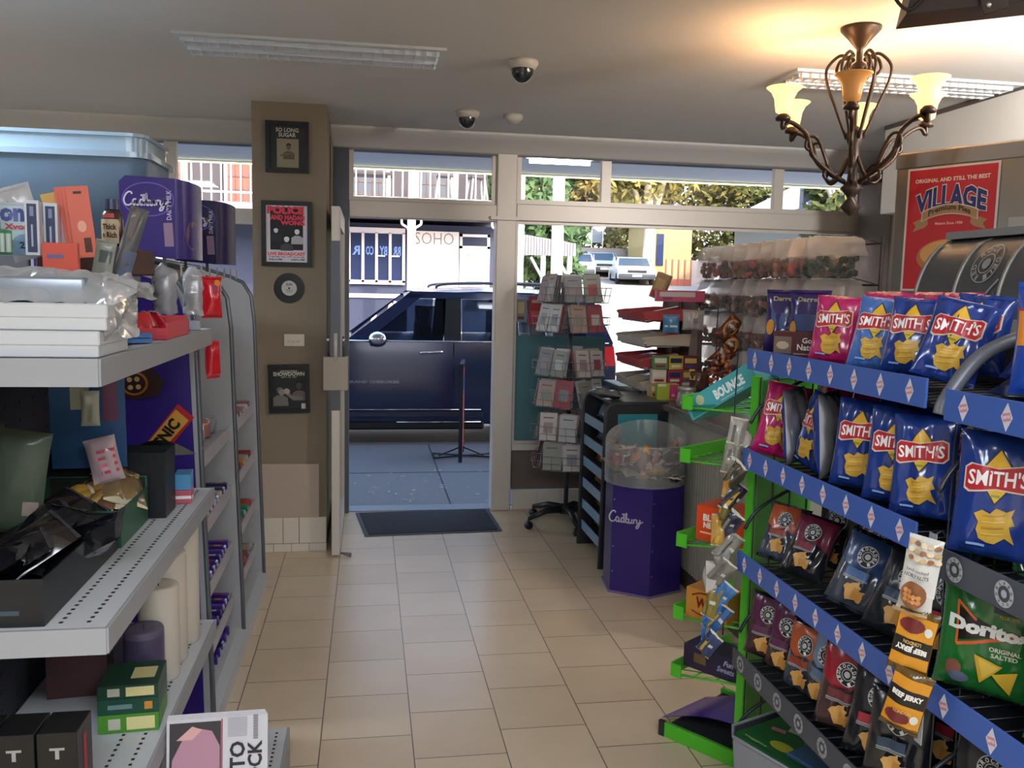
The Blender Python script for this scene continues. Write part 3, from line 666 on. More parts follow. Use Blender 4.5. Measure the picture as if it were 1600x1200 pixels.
# ================================================================ left side: shelving gondola and its goods
m_shelf = mat('shelf_white', hx('c3c9cf'), .4); m_lip = mat('shelf_lip_grey', hx('9a9da2'), .45); m_hole = mat('hole_dark', (.02,.02,.025), .9)
m_peg = mat('pegboard_dark', hx('2a2e3a'), .7)
XF = -.53
GY0, GY1 = 1.86, 3.14
g = thing('shelving_unit', 'white metal shelving unit with perforated shelves along the left of the aisle', 'shelves', (0,0,0))
def shelf_part(z, x0, x1, y0, y1, name='shelf', lip=.055, rows=(.045,.10)):
    s = MB(); s.box(x0, x1, y0, y1, z-.02, z, m_shelf)
    o = s.build(name, g)
    l = MB(); l.box(x1-.004, x1+.004, y0, y1, z-lip, z+.001, m_lip, bev=.001, seg=1); l.box(x0, x1, y0-.004, y0+.004, z-lip, z+.001, m_lip)
    l.build('shelf_lip', o)
    h = MB()
    for r in rows:
        y = y0+.04
        while y < y1-.02: h.box(x1-r-.004, x1-r+.004, y-.0045, y+.0045, z+.0004, z+.001, m_hole); y += .0255
    h.build('shelf_holes', o); return o
for z in (1.49, .935, .46): shelf_part(z, -.95, XF, GY0, GY1)
shelf_part(.15, -.95, -.262, GY0, 2.93, name='base_deck', lip=.13, rows=(.035,.075,.12))
bk = MB(); bk.box(-1.0,-.955,GY0,GY1,0,1.66,m_peg)
for i in range(12):
    for j in range(28): bk.box(-.955,-.954,GY0+.05+i*.1,GY0+.06+i*.1,.2+j*.05,.21+j*.05,m_hole)
bk.build('back_panel', g)
for y in (GY0+.02, GY1-.03): MB().box(-.99,-.95,y,y+.02,0,1.69,m_aludk).build('upright', g)
MB().box(-1.0,-.72,2.02,3.0,1.64,1.66,m_aludk).build('top_ledge', g)
# white wrapped cartons
def carton(label, x0, x1, y0, y1, z0, z1, c='c3c6ca', rz=0, name='carton', cat='box', group=None):
    t = thing(name, label, cat, ((x0+x1)/2, (y0+y1)/2, z0), rz=rz, group=group); w, d, h = (x1-x0)/2, (y1-y0)/2, z1-z0
    MB().box(-w,w,-d,d,0,h-.012,M(c,.55),bev=.002,seg=1).build('tray', t)
    MB().box(-w-.003,w+.003,-d-.003,d+.003,h-.03,h,M(c,.5),bev=.003,seg=1).build('lid', t)
    return t
carton('flat white carton at the near corner of the top shelf, lower of two', -.92,-.535,1.88,2.10,1.492,1.545)
carton('flat white carton stacked on another at the near corner of the top shelf', -.92,-.52,1.885,2.12,1.546,1.60)
m_film = glassmat('clear_film', (.9,.92,.94), 3.0, haze=.33, hazecol=(.75,.78,.82), rough=.12)
def crumple(fn, amp, fr, seed):
    return lambda u, v: (lambda p: tuple(Vector(p) + Vector((noise.noise(Vector(p)*fr+Vector((seed,0,0))), noise.noise(Vector(p)*fr+Vector((0,seed,0))), noise.noise(Vector(p)*fr+Vector((0,0,seed)))))*amp))(fn(u, v))
t = thing('wrapped_pack', 'shiny plastic wrapped pack lying over the white cartons', 'package', (-.72, 2.02, 1.602))
MB().box(-.2,.155,-.12,.1,0,.05,M('8e97a3',.3,metal=.4),bev=.006).build('silver_pack', t)
f = MB(); f.sheet(crumple(lambda u, v: (-.21+.45*u, -.13+.25*v, .001+.066*(sin(pi*v)**.4)*(1-.5*u**6)), .018, 28, 1.7), 40, 24, m_film); f.sheet(crumple(lambda u, v: (.19+.03*v*sin(pi*u), -.12+.24*u, .06-.13*v), .02, 30, 4), 20, 14, m_film); f.build('plastic_wrap', t)
# generic pillow packet: local front faces -Y
def bagpt(w, h, d, x, z, seed=0.0, cr=1.0, off=0.0, side=-1):
    u = max(-1, min(1, 2*x/w)); v = max(0, min(1, z/h))
    th = d/2*max(0, 1-abs(u)**2.6)**.62*max(0, 1-abs(2*v-1)**3.5)**.55
    wr = noise.noise(Vector((x*22/ max(w*4,.5)+seed, z*9, seed)))*.011*cr + noise.noise(Vector((x*40+seed*3, z*26, seed*2)))*.0045*cr
    e = min(1, min(v, 1-v)*9)
    px = x*(1-.07*sin(pi*v)**.6) ; y = side*(th + wr*e*(1-abs(u)**4)) + side*off
    if v > .93 or v < .07: y += .0016*sin(x*900) * (1-e*.5)
    return (px, y, z)
def bag_mesh(w, h, d, body, seal, prints, seed=0.0, cr=1.0, back=None, nu=14, nv=22, grid=.022):
    b = MB()
    for side, m in ((-1, body), (1, back or body)):
        def fn(u, v, side=side): return bagpt(w, h, d, (u-.5)*w, v*h, seed, cr, 0, side)
        if side == -1: b.sheet(fn, nu, nv, m)
        else: b.sheet(lambda u, v: fn(1-u, v), nu, nv, m)
    for z0, z1 in ((0, .05*h), (.95*h, h)):
        b.decal(rect2(0, (z0+z1)/2, w*.99, z1-z0), seal, lambda x, z: bagpt(w, h, d, x, z, seed, cr, .0012), grid=w/10)
    for i, (vf, m) in enumerate(prints):
        b.decal(vf, m, lambda x, z, i=i: bagpt(w, h, d, x, z, seed, cr, .0014+.0009*i), grid=grid)
    return b
def packet(label, w, h, d, col, loc, rz, prints=(), seal=None, rot=None, name='snack_packet', cat='packet', group=None, seed=0, back=None, rough=.22, cr=1.0, nu=8, nv=12, grid=.03):
    b = bag_mesh(w, h, d, M(col, rough, coat=.4), M(seal or col, .3), prints, seed, cr, back, nu, nv, grid)
    o = b.build(name, None, loc, rz, rot); return tag(o, label, cat, group)
def boxp(label, w, d, h, col, loc, rz=0, prints=(), name='snack_box', cat='box', group=None, rot=None, top=None, side=None, bev=.001):
    """closed printed carton: front faces -Y, prints in (x, z)"""
    t = MB(); t.box(-w/2,w/2,-d/2,d/2,0,h,M(col,.4),bev=bev,seg=1)
    for i, (vf, m) in enumerate(prints): t.decal(vf, m, lambda x, z, i=i: (x, -d/2-.0006-.0004*i, z))
    for i, (vf, m) in enumerate(side or ()): t.decal(vf, m, lambda x, z, i=i: (w/2+.0006+.0004*i, x, z))
    for i, (vf, m) in enumerate(top or ()): t.decal(vf, m, lambda x, z, i=i: (x, z, h+.0006+.0004*i))
    return tag(t.build(name, None, loc, rz, rot), label, cat, group)
W_ = M('f0f0f2',.5)
# things on the top shelf -------------------------------------------------------
MB_ = MB
t = thing('display_tray', 'open red cardboard tray of red wrapped sweets on the top shelf', 'tray', (-.60, 2.62, 1.492))
b = MB()
mr_ = M('cf4a55',.5)
b.box(-.07,.07,-.14,.14,0,.004,mr_); b.box(-.07,-.066,-.14,.14,.004,.055,mr_); b.box(.066,.07,-.14,.14,.004,.045,mr_); b.box(-.066,.066,-.14,-.136,.004,.03,mr_); b.box(-.066,.066,.136,.14,.004,.055,mr_)
b.build('tray_card', t)
for i in range(6): tag(bag_mesh(.09,.07,.035,M('b8202c',.2,coat=.5),M('d8c9c0',.3),(),i,1,None,6,8).build('sweet_packet', None, (-.615+.012*(i % 3), 2.51+.042*i, 1.50), rot=(radians(-35),0,radians(60+13*i))), 'shiny red wrapped sweet lying in the open red tray', 'sweet', 'red wrapped sweets in the red tray')
for i, (x, y, z, r) in enumerate(((-.585,2.33,1.493,.5),(-.588,2.335,1.505,.62))):
    boxp(('blue flat pack lying on the shelf beside the plastic wrap, under another','blue flat pack lying on top of its twin beside the plastic wrap')[i], .085,.06,.011, '4a79b5', (x,y,z), r, name='flat_pack', cat='packet')
boxp('navy blue small box near the far end of the top shelf', .05,.07,.035,'27457f',(-.575,2.86,1.492),.25, prints=[(rect2(0,.018,.03,.012),W_)], name='small_box')
tag(MB().box(-.05,.05,-.06,.06,0,.0015,W_).build('price_card', None, (-.60,2.72,1.515), rot=(.3,.25,.4)), 'white price card leaning between the red tray and the blue box', 'card')
boxp('grey white small box at the far end of the top shelf', .05,.05,.03,'a8adb8',(-.565,3.0,1.492),.1, name='small_box')
# wall hooks and hanging foil packs of the display units
for i, (x, y, z, lab) in enumerate(((-.645,2.96,1.555,'clear wrapped silver tin hanging by the curved display unit, left one of two'), (-.565,3.02,1.55,'clear wrapped silver tin hanging by the curved display unit, right one beside the red bag'))):
    t = thing('wrapped_tin', lab, 'tin', (x, y, z))
    MB().box(-.027,.027,-.02,.02,0,.108,M('b9aeb0',.25,metal=.7),bev=.008).build('tin', t)
    f = MB(); f.sheet(crumple(lambda u, v: ((.037+.01*sin(9*u))*cos(2*pi*u), .03*sin(2*pi*u), -.012+.145*v*1.0) if v < .93 else (.01*cos(2*pi*u), .01*sin(2*pi*u), .145), .009, 60, i*3.1), 24, 12, m_film); f.build('plastic_wrap', t)
packet('glossy red snack bag hanging at the far end of the top shelf', .07,.135,.045,'c81e2e',(-.505,3.02,1.53),radians(35),prints=[(ell2(.012,.10,.016,.02),M('3a55a0',.4)),(ell2(.01,.115,.012,.01),M('d8862a',.4))],seed=2,name='snack_bag',cat='snack bag')
packet('glossy red snack bag hanging below the end of the top shelf', .06,.13,.04,'c4182a',(-.53,3.17,1.315),radians(50),seed=3,name='snack_bag',cat='snack bag')
# tall things along the upper ledge ----------------------------------------------
ZT = 1.662
t = thing('storage_tub', 'big translucent blue storage tub with a clear lid behind the top shelf goods', 'storage tub', (-1.13,3.62,1.757))
m_tub = mat('tub_blue', hx('6f8ba6'), .35, alpha=1, var=.05, vscale=3); m_lid = mat('tub_lid', hx('a9c6dc'), .2, coat=.5)
n = MB(); pr = []
def rr(w, d, r, n=5):
    return [(sx*(w-r)+r*cos(a0+pi/2*k/n), sy*(d-r)+r*sin(a0+pi/2*k/n)) for sx, sy, a0 in ((1,1,0),(-1,1,pi/2),(-1,-1,pi),(1,-1,3*pi/2)) for k in range(n+1)]
for z, k in ((0,.9),(.33,1.0)): pr.append([(x*k, y*k, z) for x, y in rr(.34,.22,.06)])
N = len(pr[0]); n.add(pr[0]+pr[1], [(i,(i+1) % N,N+(i+1) % N,N+i) for i in range(N)]+[tuple(range(N-1,-1,-1))], m_tub, smooth=True); n.build('tub', t)
l = MB(); l.prism(rr(.355,.235,.065), .325, .345, m_lid, smooth=True); l.prism(rr(.33,.21,.06), .345, .40, m_lid, smooth=True); l.prism(rr(.34,.22,.06), .40, .412, m_lid); l.build('lid', t)
tag(MB().box(-.17,.17,-.5,.5,0,1.755,M('5d6069',.7),bev=.004,seg=1).build('storage_cabinet', None, (-1.30,3.72,0)), 'plain grey cabinet behind the display units carrying the blue storage tub', 'cabinet')
def bottle_sauce():
    t = thing('sauce_bottle', 'dark chocolate sauce bottle with a cream label standing left of the purple sign', 'bottle', (-.70, 2.62, 1.74))
    MB().lathe([(0,0),(.028,0),(.031,.006),(.03,.055),(.027,.085),(.02,.10),(0,.10)], M('3a2a26',.25,coat=.4), 20).build('bottle', t)
    MB().cyl(0,0,.10,.128,.021,M('2b335c',.35),16,r2=.019).build('cap', t)
    l = MB(); mp = lambda x, z: (.0312*sin(x/.031), -.0312*cos(x/.031), z)
    l.decal(rect2(0,.04,.05,.065), M('cbb898',.5), mp, grid=.01); l.decal(T2('Thick',0,.052,.038,.016,bold=.04), M('3a2420',.5), lambda x, z: (.0318*sin(x/.031), -.0318*cos(x/.031), z)); l.decal(T2('n Rich',0,.03,.038,.016,bold=.04), M('3a2420',.5), lambda x, z: (.0318*sin(x/.031), -.0318*cos(x/.031), z))
    l.decal(rect2(0,.082,.026,.012), M('c9505a',.5), mp, grid=.01); l.build('label', t)
    return t
lg = MB(); lg.box(-.86,-.665,2.5,2.95,1.662,1.738,M('5a423e',.8),bev=.004,seg=1); tag(lg.build('cardboard_carton'), 'plain brown carton on the ledge under the sauce bottle', 'carton')
bottle_sauce()
def leaflet(label, w, h, col, loc, rz, tilt=0, prints=(), th=.004, name='carded_product', cat='card', roll=0):
    t = MB(); t.box(-w/2,w/2,-th/2,th/2,0,h,M(col,.45),bev=.0008,seg=1)
    for i, (vf, m) in enumerate(prints): t.decal(vf, m, lambda x, z, i=i: (x, -th/2-.0005-.0003*i, z))
    return tag(t.build(name, None, loc, rot=(tilt, roll, rz)), label, cat)
for i in range(4): leaflet(('coral red tall card standing in front of the blue tub, front of the row','coral red tall card second in the row before the blue tub','coral red tall card third in the row before the blue tub','coral red tall card at the back of the row before the blue tub')[i], .05,.17,'e0705a',(-.675-.012*i,2.30+.012*i,1.70),radians(12),.05,prints=[(ell2(.0,.075,.010,.014,10),M('f0b09a',.5)),(rect2(.008,.03,.016,.035),M('5a2c20',.5)),(rect2(0,.155,.018,.006),M('4a2a22',.5))] if i == 0 else (),th=.008,roll=radians(-6))
leaflet('coral red low card with a notched top leaning before the tall ones', .075,.085,'e0614f',(-.70,2.2,1.645),radians(5),.1,prints=[(rect2(-.01,.055,.035,.009),M('7a6f9a',.5)),(rect2(0,.012,.06,.01),M('c84a40',.5))],th=.02)
leaflet('yellow hang card sticking up between the white box and the coral cards', .04,.16,'d9b060',(-.735,2.36,1.70),radians(8),.05,prints=[(rect2(0,.13,.02,.006),M('6a5a30',.5))],roll=radians(-14))
for i, (x, y) in enumerate(((-.745,2.28),(-.765,2.22))):
    boxp(('white box with a navy side strip standing left of the coral cards','white narrow box with a navy strip behind the green box')[i],.030,.045,.125,'d5d9df',(x,y,1.70),radians(10),prints=[(rect2(0,.062,.02,.11),M('25305a',.4)),(rect2(0,.10,.008,.022),M('7f8fb0',.5)),(rect2(0,.045,.004,.05),M('aab4cc',.5))])
leaflet('grey printed booklet pack standing behind the white boxes', .045,.12,'a9a4b2',(-.715,2.33,1.70),radians(10),prints=[(rect2(0,.06,.03,.09),M('c4b8c0',.5))],th=.02,name='booklet_pack',cat='packet')
packet('white blue freezer bag pack marked 25 standing at the far left', .09,.125,.02,'c9d8e4',(-.815,2.28,1.70),radians(8),prints=[(T2('ons',-.005,.095,.08,.032,bold=.05),M('5a62a8',.4)),(T2('Xvona',.0,.068,.07,.014,bold=.04),M('d0525e',.4)),(ell2(.01,.025,.028,.025,16),M('8ea8c8',.4)),(T2('25',.01,.025,.02,.016,bold=.03),M('22304e',.4))],seed=5,name='bag_pack',cat='packet')
packet('white speckled clear packet leaning behind the freezer bag pack', .10,.19,.02,'c3c4c9',(-.86,2.50,1.70),radians(8),prints=[(ell2(-.03+.02*(i % 4),.06+.03*(i//4),.003,.003,6),M('8a90a0',.5)) for i in range(14)],seed=6,rot=(0,radians(-18),radians(8)))
t = thing('green_display_box', 'small green display box with clear tubes at the far left', 'box', (-.825,2.16,1.70))
MB().box(-.05,.02,-.04,.04,0,.055,M('3aa05a',.4)).box(-.047,.0,-.0415,-.04,.006,.045,M('2c3f52',.4)).build('green_card', t)
tb = MB()
for i in range(3): tb.cyl(.012+.013*i,-.03,.004,.045,.0055,M('b8c4bc',.3),8)
tb.build('tubes', t)
t = thing('dispenser_bottle', 'slim clear and gold dispenser bottle standing on the green display box', 'bottle', (-.845,2.16,1.756))
MB().lathe([(0,0),(.018,0),(.018,.05),(.013,.08),(.013,.13),(0,.13)], M('b7b4a6',.2,coat=.4), 14).build('bottle', t); MB().cyl(0,0,.13,.165,.009,M('6e5a44',.3),10).build('nozzle', t)
packet('grey and olive striped tall stick pack leaning beside the purple sign', .045,.19,.022,'5c5a5c',(-.615,2.34,1.645),0,prints=[(rect2(0,.15,.045,.08),M('6a5546',.5)),(rect2(0,.045,.05,.07),M('565f76',.5))],seed=8,rot=(0,radians(17),radians(8)),rough=.5,name='stick_pack')
packet('small grey green pouch leaning left of the stick pack', .05,.10,.02,'8d9488',(-.645,2.3,1.645),0,prints=[(rect2(.005,.06,.03,.03),M('4c5a58',.5))],seed=9,rot=(0,radians(10),0),rough=.5,name='pouch')
# chocolate display units with curved side panels ----------------------------------
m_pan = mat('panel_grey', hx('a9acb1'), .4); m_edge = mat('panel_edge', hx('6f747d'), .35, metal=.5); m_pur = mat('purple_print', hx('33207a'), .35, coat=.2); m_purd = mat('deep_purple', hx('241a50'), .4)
XB, XU = -1.12, -.60
def side_profile(x1=XU):
    return [(XB,0),(x1+.045,0),(x1+.04,.25),(x1+.02,.9),(x1+.005,1.45),(x1-.01,1.58),(x1-.05,1.645),(x1-.11,1.672),(x1-.25,1.715),(XB+.02,1.755),(XB,1.74)]
YP = Matrix(((1,0,0,0),(0,0,1,0),(0,1,0,0),(0,0,0,1)))
def unit(label, y0, y1, near):
    t = thing('display_unit', label, 'display unit', (0,0,0), group='curved chocolate display units')
    for y in ((y0, y1) if near else (y1,)):
        p = MB(); p.prism(side_profile(), y-.008, y+.008, m_pan, YP)
        pf = side_profile(); p.tube([(x, y, z) for x, z in pf[1:-1]], .011, m_edge, 6)
        o = p.build('side_panel', t)
        if near and y == y0:
            q = MB(); q.prism([(XB+.01,.02),(XU+.015,.02),(XU+.0,.9),(XU-.02,1.5),(XU-.06,1.63),(XU-.25,1.69),(XB+.01,1.73)], y-.0105, y-.0085, m_pur, YP)
            mp = lambda x, z: (x, y-.012, z)
            # round chocolate picture
            q.decal(poly([(-.875,1.34),(-.80,1.36),(-.74,1.345),(-.70,1.30),(-.72,1.25),(-.80,1.235),(-.87,1.26)]), M('3c2622',.4), mp)
            q.decal(ell2(-.80,1.292,.046,.042,24), M('b5702c',.4), lambda x, z: (x, y-.0125, z)); q.decal(ell2(-.80,1.292,.038,.034,24), M('38201c',.4), lambda x, z: (x, y-.013, z))
            for k, (a, c) in enumerate(((-.815,1.305),(-.79,1.307),(-.812,1.278),(-.786,1.28))): q.decal(ell2(a,c,.009,.009,10), M('c9a878',.4), lambda x, z: (x, y-.0135, z))
            # slanted nut bar
            R_ = radians(52); c_, s_ = cos(R_), sin(R_)
            def bar(pts): return poly([(-.705+x*c_-z*s_, 1.10+x*s_+z*c_) for x, z in pts])
            q.decal(bar([(-.13,-.036),(.12,-.036),(.125,.036),(-.13,.036)]), M('b82a2c',.35), mp); q.decal(bar([(-.11,-.018),(.10,-.028),(.105,.03),(-.11,.034)]), M('d2a048',.35), lambda x, z: (x, y-.0125, z))
            q.decal(T2('PICNIC', -.71, 1.10, .155, .042, rot=R_, bold=.05), M('22160f',.4), lambda x, z: (x, y-.013, z))
            q.decal(T2('DAIRY', -.70, .62, .30, .055, rot=pi/2, bold=.03), M('d8cfe6',.4), mp)
            q.decal(stroke2(spline([(-.83,1.40),(-.80,1.43),(-.76,1.435),(-.70,1.44)],6), .006), M('b9aee0',.4), mp)
            for k in range(9): q.decal(ell2(-.9+.035*k,.3+.13*((k*5) % 7),.003,.003,6), M('8a7fc0',.4), mp)
            q.build('purple_poster', o)
    MB().prism([(XB,0),(XB+.015,0),(XB+.015,1.73),(XB,1.73)], y0, y1, m_pan, YP).build('back_panel', t)
    for z in (1.0,.74,.48,.24):
        s = MB(); a = XU-.01+.012*(1-z)
        s.box(XB+.02, a, y0+.01, y1-.01, z-.012, z, m_pan, Matrix.Identity(4)); s.box(a, a+.006, y0+.01, y1-.01, z-.045, z+.012, M('b4b2bb',.4)); s.build('shelf', t)
    MB().prism([(XB,.0),(XU+.06,.0),(XU+.06,.075),(XU+.02,.085),(XB,.085)], y0, y1, m_shelf, YP).build('base_deck', t)
    return t
unit('curved display unit with a purple poster on its near side', 3.22, 4.02, True)
unit('curved display unit at the far end beside the pillar', 4.02, 4.82, False)
# purple header signs on top
def cad(cx, cy, w, th=.010):
    """flowing script lettering as thick strokes"""
    k = w/7.2; S = []
    def a(*p): S.append([(cx+(x-3.6)*k, cy+(y-.75)*k) for x, y in spline(p, 5)])
    a((1.35,1.75),(1.25,2.05),(.85,2.1),(.35,1.6),(.1,.8),(.35,.1),(.9,.0),(1.5,.45))
    a((2.0,.95),(1.6,.9),(1.45,.35),(1.7,.02),(2.05,.4),(2.1,.9),(2.05,.15),(2.3,.05),(2.55,.35))
    a((3.05,.85),(2.7,.9),(2.55,.35),(2.85,.02),(3.15,.5),(3.05,1.5),(2.7,1.6)); a((3.05,1.5),(3.3,1.75)); a((3.12,.6),(3.15,.1),(3.4,.1))
    a((3.4,.1),(3.6,.9),(3.65,1.85),(3.5,1.5),(3.55,.3),(3.85,.02),(4.1,.45),(3.85,.85),(3.6,.7))
    a((4.15,.9),(4.15,.2),(4.4,.02),(4.7,.4),(4.75,.9),(4.72,.2),(4.95,.05))
    a((5.1,.9),(5.15,.05)); a((5.13,.5),(5.35,.85),(5.6,.85))
    a((5.75,.9),(5.75,.3),(6.0,.1),(6.3,.5),(6.4,.95),(6.3,0),(6.0,-.7),(5.65,-.75),(5.8,-.3),(6.5,.3),(7.0,.6))
    return [stroke2(s, th*1.0) for s in S]
def header(label, y, dx=0, deep_tone=False):
    t = thing('header_sign', label, 'sign', (0,y,0), group='purple header signs')
    x0, x1 = -.835+dx, -.655+dx; z0, z1 = 1.735, 2.0
    c = m_pur if not deep_tone else m_purd  # the farther board, a sign of its own, takes the deep purple
    b = MB(); b.prism([(x0,z0+.01),(x0+.015,z0),(x1,z0-.012),(x1,z1-.005),(x0+.02,z1),(x0,z1-.02)], -.004, .004, c, YP)
    b.sheet(lambda u, v: (x1+.06*sin(pi*.5*u)*1.0, -.004+.16*u*u, (z0-.012)*(1-v)+(z1-.005-.012*u)*v), 8, 1, c)
    b.build('board', t)
    q = MB()
    for s_ in cad((x0+x1)/2-.002,(z0+z1)/2+.05,.15,.0055): q.decal(s_, M('dcd6ee',.4), lambda x, z: (x, -.0055, z))
    q.decal(ring2((x0+x1)/2+.003,(z0+z1)/2+.055,.085,.058,.004), M('6c5bc0',.4), lambda x, z: (x, -.005, z))
    q.decal(rect2(x1-.022,z0+.07,.030,.08,rot=.05), M('9a7f9c',.4), lambda x, z: (x, -.005, z)); q.decal(T2('DAIRY MILK',x1-.02,z0+.17,.10,.016,rot=pi/2,bold=.02), M('c9c0de',.4), lambda x, z: (x, -.005, z))
    if not deep_tone: q.decal(ell2(x1+.035,z0+.07,.014,.05,12), M('7a5a6a',.4), lambda x, z: (x1+.06*sin(pi*.5*min(1,max(0,(x-x1)/.06))), -.006+.16*((x-x1)/.06)**2, z))
    q.build('print', t)
    for x in (x0+.05, x1-.04): MB().box(x-.006,x+.006,.004,.012,1.69,z0+.03,m_aludk).build('bracket', t)
    return t
header('curved purple sign with white script on top of the nearer display unit', 3.22)
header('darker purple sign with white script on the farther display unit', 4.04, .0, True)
# wire clips and price tickets along the curved tops
for i in range(8):
    y = 3.3+.19*i; t = thing('price_clip', 'clear plastic ticket clip on the curved edge of the display units', 'price clip', (-.655, y, 1.664), group='clear ticket clips on the display units')
    MB().box(-.001,.001,-.014,.014,.0,.045,M('b8a99a',.3)).build('clip', t)
# chocolate bars and small packs inside the units
BARC = ['3b2480','41278a','2d1c66','4c2f93']
proto = None
def bars(y0, y1, z, cols, n, grp, lab, s=1.0):
    for i in range(n):
        y = y0+(y1-y0)*(i+.5)/n; c = cols[i % len(cols)]
        for j in range(2):
            b = MB(); b.box(-.09,.055,-.018,.018,0,.035+.012*j,M(c,.3,coat=.4),bev=.005,seg=1)
            b.decal(rect2(.02,0,.03,.02), M(('c98a3a','b02a3a','d8d2e8','6a52b8')[(i+j) % 4],.4), lambda x, z_: (x, z_, .0355+.012*j))
            b.decal(rect2(0,.02,.026,.016), M('cfc6e4',.4), lambda x, z_: (.0556, x, z_))
            tag(b.build('chocolate_bar', None, (-.66-.17*j, y, z+.001), rz=rnd.uniform(-.12,.12)), lab, 'chocolate bar', grp)
bars(3.27,3.97,.74,['2b2f52','8c93a8','b5a090','3a3f66'],9,'bars on the second shelf of the nearer unit','dark or pale wrapped bar on the second shelf of the nearer display unit')
bars(3.27,3.97,.48,BARC,10,'bars on the third shelf of the nearer unit','purple wrapped bar on the third shelf of the nearer display unit')
bars(3.27,3.97,.24,BARC,10,'bars on the fourth shelf of the nearer unit','purple wrapped bar on the fourth shelf of the nearer display unit')
bars(3.27,3.97,.086,BARC,9,'bars on the deck of the nearer unit','purple wrapped bar on the bottom deck of the nearer display unit')
bars(4.08,4.76,1.0,['a97f84','c7b9a8','8a6a70'],6,'packs on the first shelf of the far unit','pinkish wrapped bar on the first shelf of the far display unit')
bars(4.08,4.76,.74,['c98a3a','a8a39a','7e3a34'],6,'packs on the second shelf of the far unit','yellow or red wrapped bar on the second shelf of the far display unit')
bars(4.08,4.76,.48,['2f8a62','2f8a62','b84a48'],6,'packs on the third shelf of the far unit','green or red wrapped bar on the third shelf of the far display unit')
bars(4.08,4.76,.24,['b84a48','8a5a60','a89a90'],6,'packs on the fourth shelf of the far unit','dull red or grey wrapped bar on the fourth shelf of the far display unit')
packet('cream triangular snack packet on the first shelf of the nearer display unit', .08,.07,.03,'d8c9a0',(-.66,3.42,1.002),radians(60),prints=[(rect2(0,.03,.05,.012),M('c05a40',.4))],seed=11)
for i,(y,c,l) in enumerate(((3.62,'b9a9a4','pale'),(3.76,'a8706a','dull red'),(3.88,'8d9098','grey'))): packet(l+' crumpled packet on the first shelf of the nearer display unit', .08,.075,.035,c,(-.665,y,1.002),radians(70),seed=12+i)
# second shelf (waist height) ------------------------------------------------------
Z2 = .936
def openbox(label, x0, x1, y0, y1, z0, h, col, inner='1b1e22', cut=0.0, name='open_carton', rz=0, prints=()):
    w, d = (x1-x0)/2, (y1-y0)/2; t = thing(name, label, 'box', ((x0+x1)/2,(y0+y1)/2,z0), rz=rz); m = M(col,.45); mi_ = M(inner,.7); b = MB()
    b.box(-w,w,-d,d,0,.004,m); b.box(-w,w,d-.004,d,.004,h,m); b.box(-w,-w+.004,-d,d-.004,.004,h,m)
    b.box(-w+.004,w,-d,-d+.004,.004,h*(1-cut),m); b.box(w-.004,w,-d+.004,d-.004,.004,h*(1-cut),m)
    b.box(-w+.005,w-.005,d-.006,d-.0045,.006,h-.004,mi_)
    for i,(vf,mm_) in enumerate(prints): b.decal(vf, mm_, lambda x, z, i=i: (x, -d-.0006-.0004*i, z))
    b.build('carton', t); return t
openbox('big black open carton at the near end of the waist high shelf', -.93,-.655,1.88,2.42,Z2,.10,'15181d',prints=[(rect2(.0,.03,.18,.01),M('3a4a55',.5))])
openbox('green sided open display carton in the middle of the waist high shelf', -.92,-.648,2.43,2.72,Z2,.135,'2f5a46','16211c',cut=.25)
openbox('black open carton with a berry picture at the far part of the waist high shelf', -.95,-.600,2.735,2.87,Z2,.20,'15191f',prints=[(ell2(.05,.15,.018,.03,12),M('7a3a34',.4)),(ell2(.045,.11,.016,.018,12),M('8d9a6a',.4)),(T2('Berries',.075,.05,.05,.014,rot=pi/2,bold=.03),M('a8b0ac',.5))])
rnd2 = random.Random(5)
for i in range(6):
    c = ('b08a3c','8f6f3a','a9874c','6b4a33','b39a5c','7c6844')[i]
    tag(bag_mesh(.13,.16,.05,M(c,.18,coat=.5),M('c9bfa0',.3),(),i*1.7,1.6,None,10,12).build('gold_packet', None, (-.90+.045*i, 2.56+.012*(i % 3), Z2+.05+.006*i), rot=(radians(-62),radians(10*(i % 3)),radians(-70+20*i))), 'gold foil packet heaped in the green sided carton', 'packet', 'gold foil packets in the green carton')
for i in range(9):
    c = ('14151a','1d1b1e','241c1a','101216','1a2028')[i % 5]
    tag(bag_mesh(.15,.20,.05,M(c,.16,coat=.6),M('3a3a3e',.3),(),i*2.3,1.8,None,10,14).build('black_packet', None, (-.90+.028*(i % 6), 1.98+.045*i, Z2+.025+.010*(i % 4)), rot=(radians(-60),radians(8*(i % 3)),radians(-80+17*(i % 5)))), 'shiny black crinkled packet heaped in the near black carton', 'packet', 'black packets in the near black carton')
boxp('bright blue small packet box past the berry carton', .05,.09,.05,'4f95c8',(-.59,2.955,Z2+.045),.1,name='small_box')
boxp('red and white small box under the blue one past the berry carton', .05,.09,.043,'c25a6c',(-.59,2.955,Z2+.001),.1,prints=[(rect2(0,.02,.05,.01),W_)],side=[(rect2(0,.012,.07,.012),W_)],name='small_box')
tag(MB().sheet(lambda u, v: (-.76+.22*u*1.0, 2.90-.02*sin(pi*u), 1.10+.05*sin(pi*u)*v), 12, 4, M('14161a',.2,coat=.6)).build('black_bag_flap'), 'shiny black curved bag flap behind the berry carton', 'bag')
